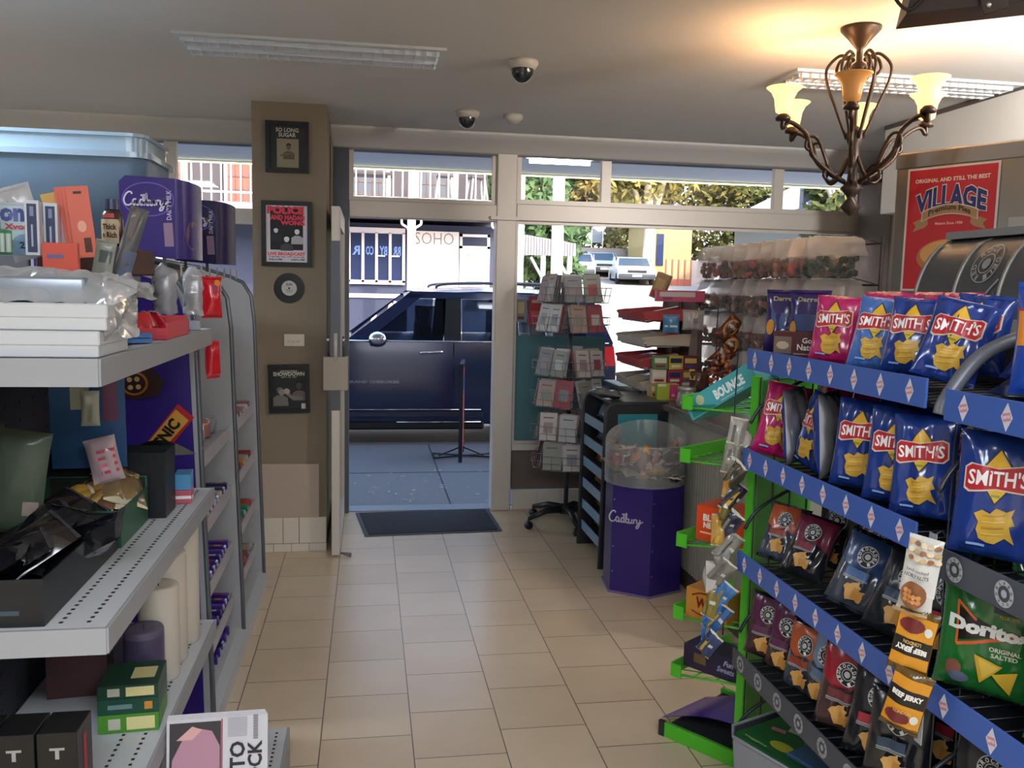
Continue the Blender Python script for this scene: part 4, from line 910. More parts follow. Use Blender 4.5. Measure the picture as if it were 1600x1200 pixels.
# hanging packs on the pegboard between the shelves
for i, (y, z, lab) in enumerate(((2.5,1.27,'long white prong hook on the pegboard under the top shelf'),(2.55,1.12,'long white prong hook lower on the pegboard'))):
    tag(MB().tube([(-.953,2.88,z+.02),(-.84,2.88,z+.02),(-.76,2.88,z+.055)], .004, M('d6d6da',.3), 6).tube([(-.953,2.88,z),(-.953,2.88,z+.03)],.006,M('d6d6da',.3),6).build('display_hook'), lab, 'hook')
leaflet('large blue hang card with clear packets behind the open cartons', .20,.30,'2c5688',(-.80,2.70,1.10),radians(8),.08,prints=[(rect2(-.02,.22,.05,.09),M('b4b49c',.4)),(rect2(.06,.2,.04,.12),M('6a3a5a',.4))])
packet('clear packet with red stripes hanging below the blue card', .085,.13,.04,'b7a3ac',(-.725,2.62,1.075),radians(20),prints=[(rect2(.01,.03+.02*i,.05,.009),M('c2404e',.4)) for i in range(4)],seed=14,rot=(radians(-8),radians(-12),radians(15)))
packet('clear packet of beads hanging on the blue card', .05,.10,.02,'aeb0a0',(-.775,2.63,1.235),radians(8),seed=15)
packet('olive green printed box bag at the far left of the waist high shelf', .14,.26,.05,'3c4838',(-.87,2.30,1.02),radians(5),prints=[(rect2(.045,.07,.035,.035),M('8a7a70',.5))],seed=16,rough=.6,cr=.4,rot=(0,radians(8),0),name='printed_bag')
# knee-high shelf -------------------------------------------------------------------
Z3 = .461
m_wax = mat('candle_wax', hx('cfc9bd'), .45, coat=.2)
def candle(label, x, y, r, h, m=m_wax, band=None):
    t = thing('pillar_candle', label, 'candle', (x,y,Z3))
    MB().lathe([(0,0),(r*.97,0),(r,.004),(r,h-.006),(r*.95,h),(r*.6,h-.003),(0,h-.005)], m, 28).build('wax', t)
    MB().tube([(0,0,h-.006),(.001,0,h+.008)], .0015, M('3a3330',.8), 5).build('wick', t)
    if band: MB().lathe([(r+.0008,h*.15),(r+.0008,h*.9)], band, 28).build('wrapper', t)
candle('tall white pillar candle, farthest and tallest of the three', -.622,2.97,.070,.40)
candle('white pillar candle in the middle of the three', -.628,2.82,.066,.345)
candle('shorter cream pillar candle standing nearest the purple one', -.617,2.69,.058,.285)
candle('purple lilac jar candle standing before the white ones', -.632,2.57,.055,.20, mat('lilac_wax', hx('5f5870'), .4, var=.2, vscale=25), mat('lilac_wrap', hx('4c4562'), .3, var=.35, vscale=18))
boxp('dark reddish box behind the white candles', .16,.10,.30,'5a3a3c',(-.82,2.62,Z3),.1)
tag(MB().ball((0,0,0),.028,M('d9cdb8',.35,coat=.4),6,sq=(1,.8,1.3)).build('faceted_ornament', loc=(-.70,2.62,Z3+.02)), 'small faceted cream ornament standing behind the lilac candle', 'ornament')
for i, (h, c, lab) in enumerate(((.05,'4a8a2c','bright green box with a cream label, lowest of the three stacked boxes'),(.042,'1d4a3a','dark green patterned box in the middle of the stack'),(.036,'1e4030','dark green box with a cream label on top of the stack'))):
    pr_ = [(rect2(.03,h/2,.07,h*.7),M('d8cf94',.5)),(rect2(-.035,h/2,.03,h*.6),M('b8b8a8',.5))] if i != 1 else [(rect2(.05,h/2,.02,h*.5),M('c98a3a',.5)),(rect2(-.02,h/2,.06,h*.3),M('6a8a8a',.5))]
    boxp(lab, .15,.15,h,c,(-.625,2.42,Z3+sum((.05,.042,.036)[:i])+.001*i),radians(4),prints=pr_,name='seed_box',top=[(rect2(.03,0,.06,.07),M('d0c890',.5))])
for i in range(4):
    x = -.90+.085*i
    boxp(('black tall coffee box at the far left of the knee high shelf','black tall coffee box, second from the left','black tall coffee box, third from the left','black tall coffee box with a red edge beside the green stack')[i], .08,.10,.235,'0f1013',(x,1.945,Z3),0,prints=[(T2('T' if i > 1 else 'TE',.0,.19,.03,.025,bold=.04),M('9a9a98',.5)),(ell2(.015,.12,.010,.012,8),M('7a1c1c',.5)),(rect2(0,.07,.05,.004),M('5a5a5a',.5))],side=[(rect2(0,.11,.02,.2),M('9a2a22',.5))] if i == 3 else (),name='coffee_box')
# bottom: dark crate with bright packets, newspaper
openbox('black deep crate on the bottom deck at the near left', -.93,-.60,1.88,2.30,.152,.26,'17181d')
tag(MB().box(-.003,.003,-.21,.21,0,.275,M('4a8ac0',.4)).box(-.0045,-.003,-.2,.2,.19,.215,M('c04a3a',.4)).box(.003,.0045,-.2,.2,.22,.26,M('3d3a90',.4)).build('bright_folder', None, (-.592,2.09,.153), rot=(0,radians(5),0)), 'blue, red and purple printed folder standing against the black crate', 'folder')
for i in range(8):
    c = ('2a6ab0','c03a34','b8a83a','3a8a5a','c84a8a','2f4f9c','c9c9cc','a03a6a')[i]
    tag(bag_mesh(.10,.11,.03,M(c,.2,coat=.5),M('b0b0b0',.3),(),i*1.3,1.2,None,7,8).build('toy_packet', None, (-.89+.033*i, 1.97+.06*(i % 4), .32), rot=(radians(-55),0,radians(40*i))), 'brightly coloured small packet heaped in the bottom black crate', 'packet', 'bright packets in the bottom crate')
t = thing('newspaper', 'folded newspaper with a pink photograph standing on the bottom deck', 'newspaper', (-.385,2.30,.152), rot=(radians(-9),0,radians(2)))
n = MB(); 
for i in range(5): n.box(-.135,.115+.002*i,-.004*i-.003,-.004*i,0,.352-.002*i,M('cfcdd2',.7),bev=.001,seg=1)
n.build('pages', t)
q = MB(); Yn = -.0205
pm = lambda k: (lambda x, z: (x, Yn-.0004*k, z))
q.decal(rect2(-.062,.24,.13,.19), M('3f3a3e',.6), pm(1)); q.decal(poly([(-.125,.15),(-.12,.24),(-.09,.30),(-.06,.32),(-.02,.31),(.0,.27),(.0,.15)]), M('b98a9c',.6), pm(2)); q.decal(poly([(-.11,.29),(-.07,.325),(-.045,.315),(-.07,.29)]), M('d9a9a4',.6), pm(3))
q.decal(rect2(.0055,.24,.003,.2), M('b0404c',.6), pm(2))
for i in range(13): q.decal(rect2(.045,.340-.004*i,.05,.0014), M('9a979e',.6), pm(1)); q.decal(rect2(.092,.343-.005*i,.012,.003), M('77757c',.6), pm(1))
q.decal(T2('TO',.045,.240,.075,.040,rot=pi/2,bold=.03), M('2c2a30',.6), pm(2)); q.decal(T2('OCK',.090,.222,.11,.038,rot=pi/2,bold=.03), M('2c2a30',.6), pm(2))
q.build('print', t)
# ================================================================ pictures and fittings on the pillar
PYF = PY0
def framed(label, x0, x1, z0, z1, mt_, fr='17181b', name='framed_picture', t_=.025, mat_c='23262b', tilt=0):
    t = thing(name, label, 'picture', ((x0+x1)/2, PYF-.001, (z0+z1)/2), rot=(0,radians(tilt),0)); w, h = (x1-x0)/2, (z1-z0)/2; f = MB(); m = M(fr,.4)
    for a in ((-w,w,h-t_,h),(-w,w,-h,-h+t_)): f.box(a[0],a[1],-.022,0,a[2],a[3],m)
    for a in ((-w,-w+t_),(w-t_,w)): f.box(a[0],a[1],-.022,0,-h+t_,h-t_,m)
    f.build('frame', t); p = MB(); p.box(-w+t_,w-t_,-.010,-.001,-h+t_,h-t_,M(mat_c,.5))
    for i, (vf, m_) in enumerate(mt_): p.decal(vf, m_, lambda x, z, i=i: (x, -.0103-.0002*i, z))
    p.build('print', t); return t
sk, sd_, lt_ = M('a89a80',.6), M('3e3a34',.6), M('c9c2ae',.6)
def bust(cx, cy, s, skin, hair, shirt):
    return [(poly([(cx-1.0*s,cy-2.2*s),(cx-.95*s,cy-1.1*s),(cx-.4*s,cy-.75*s),(cx+.4*s,cy-.75*s),(cx+1.0*s,cy-1.1*s),(cx+1.1*s,cy-2.2*s)]), shirt), (ell2(cx,cy,.42*s,.55*s,16), skin), (poly([(cx-.45*s,cy+.1*s),(cx-.4*s,cy+.55*s),(cx,cy+.72*s),(cx+.4*s,cy+.55*s),(cx+.45*s,cy+.1*s),(cx+.2*s,cy+.35*s),(cx-.2*s,cy+.35*s)]), hair), (rect2(cx-.15*s,cy+.05*s,.12*s,.05*s), hair), (rect2(cx+.15*s,cy+.05*s,.12*s,.05*s), hair), (rect2(cx,cy-.25*s,.2*s,.05*s), hair)]
framed('small dark framed picture of a seated figure, topmost on the pillar', -.598,-.350,2.295,2.590,[(T2('SO LONG',-.0,.098,.13,.024,bold=.02),lt_),(T2('SUGAR',.0,.070,.10,.024,bold=.02),lt_),(rect2(.003,-.035,.125,.165),M('8f8672',.6))]+bust(.008,.0,.032,M('6b5f4e',.6),M('2a2622',.6),M('5a5244',.6))+[(stroke2([(-.04,-.05),(.03,-.035),(.03,-.055)],.012),M('6b5f4e',.6))])
pk = M('e04058',.55)
framed('white poster with big pink lettering in a black frame', -.625,-.335,1.748,2.130,[(rect2(0,0,.238,.330),M('d9d4dc',.6)),(rect2(.0,.03,.19,.25),M('22222a',.6)),(T2('POLICE',-.005,.138,.215,.048,bold=.07),pk),(T2('AND MADAM',.005,.095,.20,.030,bold=.06),pk),(T2('WONG',.035,.064,.14,.028,bold=.06),pk)]+bust(-.062,.02,.030,W_,M('16161c',.6),M('2c2c34',.6))+bust(.060,.015,.034,W_,M('16161c',.6),M('b9b6c0',.6))+bust(-.0,-.03,.036,W_,M('16161c',.6),M('4a4a52',.6))+[(rect2(0,-.135,.235,.07),M('d9d4dc',.6)),(T2('LIVE BROADCAST',0,-.118,.215,.020,bold=.05),pk),(T2('Friday May 25th, 1979  Boston Ma',0,-.137,.205,.010),M('22222a',.6)),(T2('KSLU-FM',-.065,-.152,.075,.010,bold=.04),M('22222a',.6)),(T2('KSPC-FM',.065,-.152,.075,.010,bold=.04),M('22222a',.6))],t_=.024)
t = thing('vinyl_record', 'small black vinyl record with a pale label hung on the pillar', 'record', (-.468,PYF-.001,1.618))
Xr = RX(pi/2)
MB().lathe([(.0,.0),(.090,.0),(.090,.003),(.0,.003)], M('18181b',.25,coat=.5), 40, Xr, smooth=False).lathe([(r, .0034) for r in (.088,.048)], mat('vinyl_grooves', hx('1d1d20'), .3), 40, Xr).build('disc', t)
r = MB(); r.lathe([(.006,.0040),(.045,.0040)], M('b9b9b6',.5), 32, Xr)
r.decal(T2('SUN',0,.022,.035,.016,bold=.03), M('5a5a58',.5), lambda x, z: (x,-.0046,z)); r.decal(rect2(0,-.012,.045,.003), M('6a6a68',.5), lambda x, z: (x,-.0046,z)); r.decal(rect2(0,-.022,.03,.003), M('6a6a68',.5), lambda x, z: (x,-.0046,z))
r.build('label', t)
t = thing('light_switch', 'cream three way light switch plate on the pillar', 'switch', (-.440,PYF-.001,1.307)); wsw = M('d9d3c8',.4)
MB().box(-.06,.06,-.010,0,-.037,.037,wsw,bev=.003).build('plate', t)
for x in (-.032,-.005,.022): MB().box(x-.009,x+.009,-.013,-.010,-.012,-.002,M('bdb7ad',.4),bev=.001,seg=1).build('rocker', t)
framed('dark framed fight poster below the light switch', -.592,-.350,.865,1.160,[(T2('LEONARD HEARNS',0,.108,.10,.009,bold=.02),lt_),(T2('SHOWDOWN',0,.090,.185,.026,bold=.04),lt_),(T2('SEPT. 16, 1981',0,.070,.09,.008,bold=.02),lt_)]+bust(-.055,-.005,.045,M('6a6764',.6),M('26241f',.6),M('77736c',.6))+bust(.06,.02,.042,M('4c4844',.6),M('1c1a18',.6),M('6b665e',.6))+[(stroke2([(.08,-.06),(.02,-.055),(-.01,-.03)],.022),M('7f7a72',.6)),(ell2(-.015,-.015,.02,.018,12),M('a9a49c',.6)),(ell2(-.045,-.02,.018,.02,12),M('918c84',.6)),(rect2(.085,-.11,.03,.04),M('c9c6be',.6))],tilt=-1.2)
tag(MB().box(-.011,.011,-.01,0,0,.02,W_).build('wall_tag', loc=(-.693,5.9,1.49)), 'tiny white tag on the window post left of the pillar', 'tag')
# ================================================================ right side: chip gondola
m_blue = mat('strip_blue', hx('3d5fae'), .4, coat=.2); m_gstrip = mat('strip_grey', hx('474c57'), .45); m_rackdk = mat('rack_dark', hx('20222a'), .5, metal=.3); m_wire = mat('wire_dark', hx('3a3d46'), .35, metal=.6)
SX = 1.20
gr = thing('chip_shelving', 'dark wire chip shelving with blue and grey price strips along the right of the aisle', 'shelves', (0,0,0))
def strip(z, y0, y1, kind, n, tip=0):
    """shelf tray with its printed front strip"""
    s = MB(); s.box(SX+.01, SX+.42, y0, y1, z-.05, z-.044, m_rackdk)
    k = int((y1-y0)/.05)
    for i in range(k+1): y = y0+(y1-y0)*i/k; s.tube([(SX+.01,y,z-.04),(SX+.42,y,z-.03)], .0025, m_wire, 5)
    o = s.build('shelf', gr)
    f = MB(); f.box(SX-.004, SX+.002, y0, y1, z-.052, z+.014, m_blue if kind == 'd' else m_gstrip, bev=.001, seg=1)
    mp = lambda k: (lambda a, b: (SX-.0046-.0004*k, y1-a, z-.019+b))
    L_ = y1-y0
    for i in range(n):
        a = L_*(i+.5)/n
        if kind == 'd':
            f.decal(poly([(a-.016,0),(a,-.028),(a+.016,0),(a,.028)]), M('cfd0de',.4), mp(1))
            f.decal(rect2(a,0,.021,.016,rot=.25), M('c98a92',.4), mp(2)); f.decal(T2('SMITHS',a,0,.018,.006,rot=.25,bold=.04), M('e9e4ea',.4), mp(3))
        else:
            f.decal(ring2(a,0,.026,.026,.010), M('a9adb2',.4), mp(1)); f.decal(ell2(a,0,.008,.008,10), M('a9adb2',.4), mp(1))
            for j in range(10):
                t_ = 2*pi*j/10; f.decal(T2('REDROCKDEL'[j],a+.0205*cos(pi/2-t_),.0205*sin(pi/2-t_),.005,.006,rot=-t_,bold=.03), M('3d424c',.4), mp(2))
    f.build('price_strip', o)
for z in (1.46,1.14,.80): strip(z, 1.735, 2.655, 'd', 8)
strip(.47, 1.735, 2.655, 'r', 7)
strip(1.445, .80, 1.67, 'd', 7); strip(1.11, .80, 1.67, 'r', 6); strip(.815, .80, 1.67, 'd', 6); strip(.48, .80, 1.67, 'd', 6)
bkp = MB(); bkp.box(1.63,1.66,.80,2.66,0,1.55,m_rackdk); bkp.build('back_panel', gr)
for y in (.80, 1.70, 2.645): MB().box(1.60,1.63,y,y+.025,0,1.60,m_rackdk).build('upright', gr)
for y in (1.70, 2.662):
    s = MB()
    for z in (.2,.55,.9,1.25): s.tube(spline([(1.60,y,z+.16),(1.42,y,z+.13),(1.27,y,z+.05),(1.22,y,z-.02)],5), .006, m_wire, 6)
    for i in range(6): s.tube([(1.25+.06*i,y,.1),(1.25+.06*i,y,1.38)], .0025, m_wire, 5)
    s.build('wire_divider', gr)
MB().tube(spline([(1.58,1.72,1.60),(1.42,1.70,1.575),(1.30,1.70,1.53),(1.225,1.70,1.44),(1.21,1.70,1.40)],6), .016, M('6c7078',.4,metal=.3), 8).build('curved_arm', gr)
MB().box(1.56,1.66,.8,2.65,0,.09,m_rackdk).build('plinth', gr)
# ---- chip bags ------------------------------------------------------------------
def chip2(cx, cy, s, rot=0, sd=0):
    pts = [(-.9,.55),(-.55,.75),(-.2,.68),(.15,.85),(.6,.8),(.85,.95),(.75,.55),(.95,.2),(.7,.0),(.8,-.35),(.95,-.75),(.5,-.55),(.1,-.8),(-.35,-.85),(-.7,-.75),(-.85,-.3),(-.7,.1)]
    R_ = random.Random(sd); c, n = cos(rot), sin(rot); pts = [(x+R_.uniform(-.08,.08), y+R_.uniform(-.08,.08)) for x, y in pts]
    return poly([(cx+s*(x*c-y*n), cy+s*(x*n+y*c)) for x, y in pts])
m_chip = M('c9a03c',.4); m_chip2 = M('b3852c',.4); m_chip3 = M('dcbb5c',.4)
def chips(cx, cy, s, rot, sd):
    out = [(chip2(cx, cy, s, rot, sd), m_chip)]
    for k in range(4):
        out.append((stroke2([(cx-s*.55, cy+s*(.45-.3*k)), (cx, cy+s*(.5-.3*k)), (cx+s*.5, cy+s*(.62-.3*k))], s*.07), m_chip3 if k % 2 else m_chip2))
    return out
def smiths(w, h, body, band='b3262e'):
    k = w/.19; cy = h*.66
    dm = [(0,cy+.062*k),(.044*k,cy),(0,cy-.062*k),(-.044*k,cy)]; dg = [(0,cy+.068*k),(.049*k,cy),(0,cy-.068*k),(-.049*k,cy)]
    bd = [(-.072*k,cy-.034*k),(-.06*k,cy-.040*k),(.0,cy-.028*k),(.062*k,cy-.030*k),(.074*k,cy-.018*k),(.072*k,cy+.024*k),(.055*k,cy+.030*k),(0,cy+.018*k),(-.060*k,cy+.022*k),(-.073*k,cy+.012*k)]
    bw = [(x*1.05, cy+(y-cy)*1.13) for x, y in bd]
    return [(poly(dg),M('1c2238',.4)),(poly(dm),M('e0b030',.35)),(poly(bw),M('d9c6b0',.4)),(poly(bd),M(band,.35)),
            (T2("SMITH'S",0,cy-.004*k,.132*k,.037*k,bold=.018,warp=lambda u,v,x,y:(x,y+.004*k*u+0)),M('f2f2f2',.35)),
            (rect2(0,cy-.045*k,.02*k,.005*k),M('7f9a3c',.4))] + chips(.004*k,h*.27,.047*k,.05,3) + [(rect2(-.03*k,h*.105,.04*k,.006*k),M('8fb0e0',.4))]
def deli(w, h, top, dark='26272c', accent='7a2a3a', logo_y=.70, chip_y=.24):
    k = w/.17; out = [(poly([(-w*.47,h*.60),(-w*.2,h*.5),(w*.1,h*.56),(w*.47,h*.46),(w*.47,h*.945),(-w*.47,h*.945)]), M(top,.3,coat=.3)),
        (ell2(0,h*logo_y,.034*k,.034*k,24), M('1d1e22',.4)), (ring2(0,h*logo_y,.033*k,.033*k,.0022*k), M('c9cccc',.4)), (ring2(0,h*logo_y,.016*k,.016*k,.0016*k), M('c9cccc',.4)), (ell2(0,h*logo_y,.009*k,.009*k,12), M('b9bcbc',.4))]
    for j, ch in enumerate('REDROCKDELI'):
        t_ = 2*pi*(j-5)/12.5; out.append((T2(ch,.0245*k*sin(t_),h*logo_y+.0245*k*cos(t_),.0085*k,.0105*k,rot=-t_,bold=.03), M('d9dcdc',.4)))
    out += [(rect2(-.008*k,h*.46,.075*k,.026*k), M(accent,.4)), (rect2(-.008*k,h*.40,.08*k,.004*k), M('8d8f92',.4)), (rect2(-.012*k,h*.38,.07*k,.003*k), M('8d8f92',.4))]
    out += [(chip2(0,h*chip_y,.030*k,.4,5), M('c99a55',.4)), (chip2(.018*k,h*(chip_y-.03),.022*k,1.3,6), M('b8823c',.4))]
    return out
BAGM = {}
def bagmesh(key, *a, **k):
    k.setdefault('nu', 26); k.setdefault('nv', 40); k.setdefault('grid', .012)
    o = bag_mesh(*a, **k).build('chip_bag'); BAGM[key] = o.data; bpy.data.objects.remove(o)
m_blu = mat('bag_blue', hx('1f3a86'), .2, coat=.6, var=.12, vscale=14); m_pnk = mat('bag_pink', hx('b82266'), .2, coat=.6, var=.12, vscale=14); m_ltb = mat('bag_lightblue', hx('4a74bd'), .2, coat=.6)
m_sil = mat('bag_foil', hx('9a9ca4'), .25, metal=.7); m_blk = mat('bag_black', hx('1f2127'), .2, coat=.6); m_gry = mat('bag_charcoal', hx('3d4350'), .22, coat=.6); m_brn = mat('bag_brown', hx('4a3434'), .25, coat=.5); m_grn = mat('bag_green', hx('1f6a2c'), .2, coat=.6, var=.15, vscale=10)
H1, H2 = .185, .235
bagmesh('pink_s', .135, H1, .055, m_pnk, m_pnk, smiths(.135,H1,0), 1.0, back=m_sil)
bagmesh('blue_s', .135, H1, .055, m_blu, m_blu, smiths(.135,H1,0), 2.3, back=m_sil)
bagmesh('blue_s2', .14, H1, .05, m_blu, m_blu, smiths(.14,H1,0), 7.3, cr=1.8, back=m_sil)
bagmesh('ltb_s', .135, H1, .055, m_ltb, m_ltb, smiths(.135,H1,0), 3.1, back=m_sil)
bagmesh('pink_m', .145, H2, .065, m_pnk, m_pnk, smiths(.145,H2,0), 4.0, cr=1.3, back=m_sil)
bagmesh('blue_m', .15, H2, .065, m_blu, m_blu, smiths(.15,H2,0), 5.0, back=m_sil)
bagmesh('blue_m2', .15, H2, .06, m_blu, m_blu, smiths(.15,H2,0), 6.2, cr=1.5, back=m_sil)
bagmesh('blue_big', .20, .31, .085, m_blu, m_blu, smiths(.20,.31,0), 8.8, back=m_sil)
bagmesh('foil', .14, .22, .05, m_sil, m_sil, (), 3.9, cr=1.6, back=m_sil)
for key, top, dk, acc, s in (('d_orange','b0552e',m_gry,'8a3a2a',1.),('d_maroon','6a2038',m_blk,'7a2a3a',2.),('d_purple','5b2748',m_brn,'5a2a4a',3.),('d_red','94202e',m_brn,'6a3034',4.),('d_blue','2c4470',m_gry,'4a6a9a',5.),('d_black','202228',m_blk,'a0283a',6.),('d_blackb','23252b',m_blk,'33485e',7.),('d_steel','6f87a5',m_gry,'5a7090',8.)):
    bagmesh(key, .165, .235, .07, dk, m_blk, deli(.165,.235,top,accent=acc), s, cr=1.2, back=m_sil)
def tri(cx, cy, s, rot): return poly([(cx+s*cos(rot+a), cy+s*sin(rot+a)) for a in (pi/2, pi/2+2.15, pi/2-2.15)])
dw, dh = .24, .30
dor = [(poly([(-.075,.215),(-.07,.13),(.045,.165)]), M('1c1512',.4)),(stroke2([(-.078,.23),(-.072,.12)],.006), M('d2602c',.35)),(stroke2([(-.072,.12),(.06,.165)],.008), M('d2602c',.35)),(stroke2([(-.078,.23),(-.03,.19)],.006), M('d2602c',.35)),
  (T2('Doritos',0,.172,.195,.036,rot=-.02,bold=.06), M('e6e6e2',.35)),(T2('ORIGINAL',.045,.128,.075,.011,bold=.03), M('c8d0b8',.4)),(T2('SALTED',.045,.114,.062,.011,bold=.03), M('c8d0b8',.4)),(T2('PLUS 30%',.045,.212,.045,.008,bold=.03), M('c0b040',.4)),
  (rect2(.05,.228,.085,.018), M('1c3a44',.4)),(tri(.005,.078,.042,2.9), M('c9a02c',.4)),(tri(.055,.058,.036,3.4), M('d0a834',.4)),(tri(.008,.080,.03,2.9), M('d8b548',.4)),(ell2(-.07,.06,.02,.022,12), M('7a4a3c',.5)),(ell2(-.055,.04,.025,.014,12), M('4f5a70',.5))]
bagmesh('doritos', dw, dh, .085, m_grn, m_grn, dor, 9.1, cr=.9, back=m_sil)
def bag(key, label, x, y, z, rz, lean=-10, roll=0, group=None, s=1.0, cat='chip bag'):
    o = bpy.data.objects.new('chip_bag', BAGM[key]); COL.objects.link(o)
    o.location = (x, y, z); o.rotation_euler = (radians(lean), radians(roll), radians(rz)); o.scale = (s,s,s)
    return tag(o, label, cat, group)
# local front is -Y; rz=-90 turns it to face the aisle, nearer to -45 turns it to the camera
A = 1.463
bag('pink_s','pink chip bag with a yellow diamond on the top shelf beside the brown box', 1.27,2.275,A,-52,-8,3)
bag('ltb_s','lighter blue chip bag beside the pink one on the top shelf', 1.275,2.085,A,-55,-12,5)
bag('pink_s','pink chip bag mostly hidden behind the light blue one on the top shelf', 1.36,2.19,A+.012,-58,-8,2)
bag('blue_s','dark blue chip bag in the middle of the top shelf, logo upright', 1.29,1.955,A,-55,-10,4)
bag('blue_s2','dark blue chip bag tilted to the right at the near end of the top shelf', 1.275,1.80,A,-50,-16,12, s=1.02)
bag('blue_s','dark blue chip bag standing behind the tilted one on the top shelf', 1.40,1.86,A+.01,-60,-6,4)
bag('blue_s2','dark blue chip bag lying deep behind the top shelf curved arm', 1.42,1.70,A,-65,-30,10)
for i, (yy, xx) in enumerate(((2.30,1.44),(2.16,1.47),(2.03,1.47))): bag('pink_s',('pink bag edge showing at the back of the top shelf near the brown box','pink bag edge at the back of the top shelf in the middle','pink bag edge at the back of the top shelf behind the blue bags')[i], xx,yy,A+.015,-80,-6)
Bz = 1.143
bag('pink_m','pink chip bag standing leftmost on the second shelf, facing the aisle', 1.262,2.585,Bz-.005,-45,-14,8, s=1.0)
bag('blue_m2','silver back of a chip bag beside the pink one on the second shelf', 1.29,2.47,Bz,-142,5,2, s=.95)
bag('blue_m','blue chip bag turned edge on beside the silver back on the second shelf', 1.275,2.375,Bz,-84,-8,10, s=.95)
bag('blue_m','silver back of a chip bag beside the edge on blue bag, second shelf', 1.29,2.275,Bz,-140,4,1)
bag('blue_m','blue chip bag with a creased logo, middle of the second shelf', 1.275,2.115,Bz,-50,-7,2)
bag('blue_m','blue chip bag with a flat clear logo, right of the creased one, second shelf', 1.275,1.955,Bz,-50,-6,2)
bag('blue_m2','blue chip bag with a folded corner at the near end of the second shelf', 1.265,1.82,Bz,-52,-6,-2)
for i, (yy, c) in enumerate(((2.50,'pink_m'),(2.36,'pink_m'),(2.2,'blue_m'),(2.05,'blue_m'),(1.9,'blue_m2'),(1.8,'foil'))): bag(c,('second pink bag standing behind the pink bag on the second shelf','pink bag at the back behind the silver backs on the second shelf','blue bag at the back of the second shelf, farthest blue one','blue bag at the back of the second shelf, middle blue one','blue bag at the back of the second shelf, nearest blue one','silver backed bag at the back of the second shelf, near end')[i], 1.42+.01*(i % 2),yy,Bz,-65,-8,4)
Cz = .803
bag('d_orange','charcoal chip bag with an orange top leftmost on the third shelf', 1.28,2.56,Cz,-50,-26,6, s=.80)
bag('d_maroon','black chip bag with a maroon top beside the orange topped one, third shelf', 1.28,2.40,Cz,-52,-28,8, s=.84)
bag('d_maroon','black chip bag with a dark red top lying deep in the third shelf', 1.42,2.27,Cz,-60,-20,5, s=.95)
bag('d_blue','dark blue topped chip bag with a round logo, middle of the third shelf', 1.285,2.13,Cz,-50,-20,14, s=.92)
bag('d_blackb','black chip bag lying in front of the nut packet, third shelf', 1.29,1.95,Cz,-52,-24,12, s=.92)
bag('d_blue','dark blue topped bag at the back near end of the third shelf', 1.42,1.97,Cz,-60,-8,5)
bag('d_black','black bag at the back far end of the third shelf', 1.43,2.46,Cz,-60,-8,3, s=.95)
bag('d_black','black bag at the near end of the third shelf beside the divider', 1.33,1.80,Cz,-60,-10,3, s=.95)
Dz = .474
bag('d_purple','purple topped brown chip bag leftmost on the fourth shelf', 1.27,2.58,Dz,-50,-10,4, s=.88)
bag('d_purple','purple topped brown chip bag, second from left on the fourth shelf', 1.28,2.46,Dz,-62,-8,4, s=.92)
bag('d_orange','orange brown chip bag with a creased logo, third on the fourth shelf', 1.275,2.33,Dz,-62,-8,4, s=.9)
bag('d_steel','steel blue sided chip bag between the orange and the red ones, fourth shelf', 1.29,2.23,Dz,-75,-8,4, s=.95)
bag('d_red','red topped chip bag with a large round logo, middle of the fourth shelf', 1.27,2.10,Dz,-50,-8,4)
bag('d_black','black chip bag with a red word panel right of the red topped one, fourth shelf', 1.27,1.955,Dz,-50,-12,4, s=.98)
bag('d_blackb','black chip bag with a blue word panel at the near end of the fourth shelf', 1.265,1.85,Dz,-48,-8,2, s=.95)
for i, yy in enumerate((2.5,2.35,2.2,2.05,1.9)): bag(('d_purple','d_maroon','d_steel','d_red','d_black')[i], ('purple topped bag at the back of the fourth shelf','maroon topped bag at the back of the fourth shelf','steel blue topped bag at the back of the fourth shelf','red topped bag at the back of the fourth shelf','black bag at the back of the fourth shelf')[i], 1.44,yy,Dz,-60,-6,2, s=.98)
# nearer bay
bag('blue_big','large blue chip bag with a big clear logo on the nearer bay', 1.28,1.605,1.113,-46,-5,2, s=.84)
bag('blue_big','large blue chip bag at the right edge of the picture behind the big one', 1.36,1.42,1.113,-50,-5,0, s=.84)
bag('blue_m','blue chip bag peeking out left behind the large blue one', 1.38,1.66,1.113,-50,-5,4, s=1.1)
bag('doritos','large green corn chip bag with triangular chips on the nearer bay', 1.285,1.60,.818,-47,-5,2, s=.84)
bag('doritos','green corn chip bag cut by the right edge of the picture', 1.30,1.345,.818,-47,-5,2, s=.84)
bag('doritos','green corn chip bag standing behind the front one on the nearer bay', 1.42,1.56,.818,-52,-5,2, s=.95)
for i, yy in enumerate((1.60,1.40,1.2)): bag('d_black',('black bag under the green corn chips, far one','black bag under the green corn chips, middle one','black bag under the green corn chips, near one')[i], 1.32,yy,.483,-50,-8,2)
packet('orange and blue curled snack bag at the right edge over the blue strip', .15,.22,.07,'2449a8',(1.30,1.50,1.463),0,prints=[(rect2(0,.13,.14,.07),M('d9862c',.3)),(T2('TWISTIES',0,.165,.12,.025,bold=.05),M('f0ede4',.3)),(rect2(0,.165,.145,.004),M('b02a2a',.3)),(T2('CR',0,.06,.06,.035,bold=.05),M('e6e6e0',.3)),(ell2(.01,.12,.03,.02,12),M('e8b04c',.3))],rot=(radians(-5),0,radians(-48)),name='snack_bag',cat='snack bag',seed=3.3,nu=12,nv=18,grid=.02)
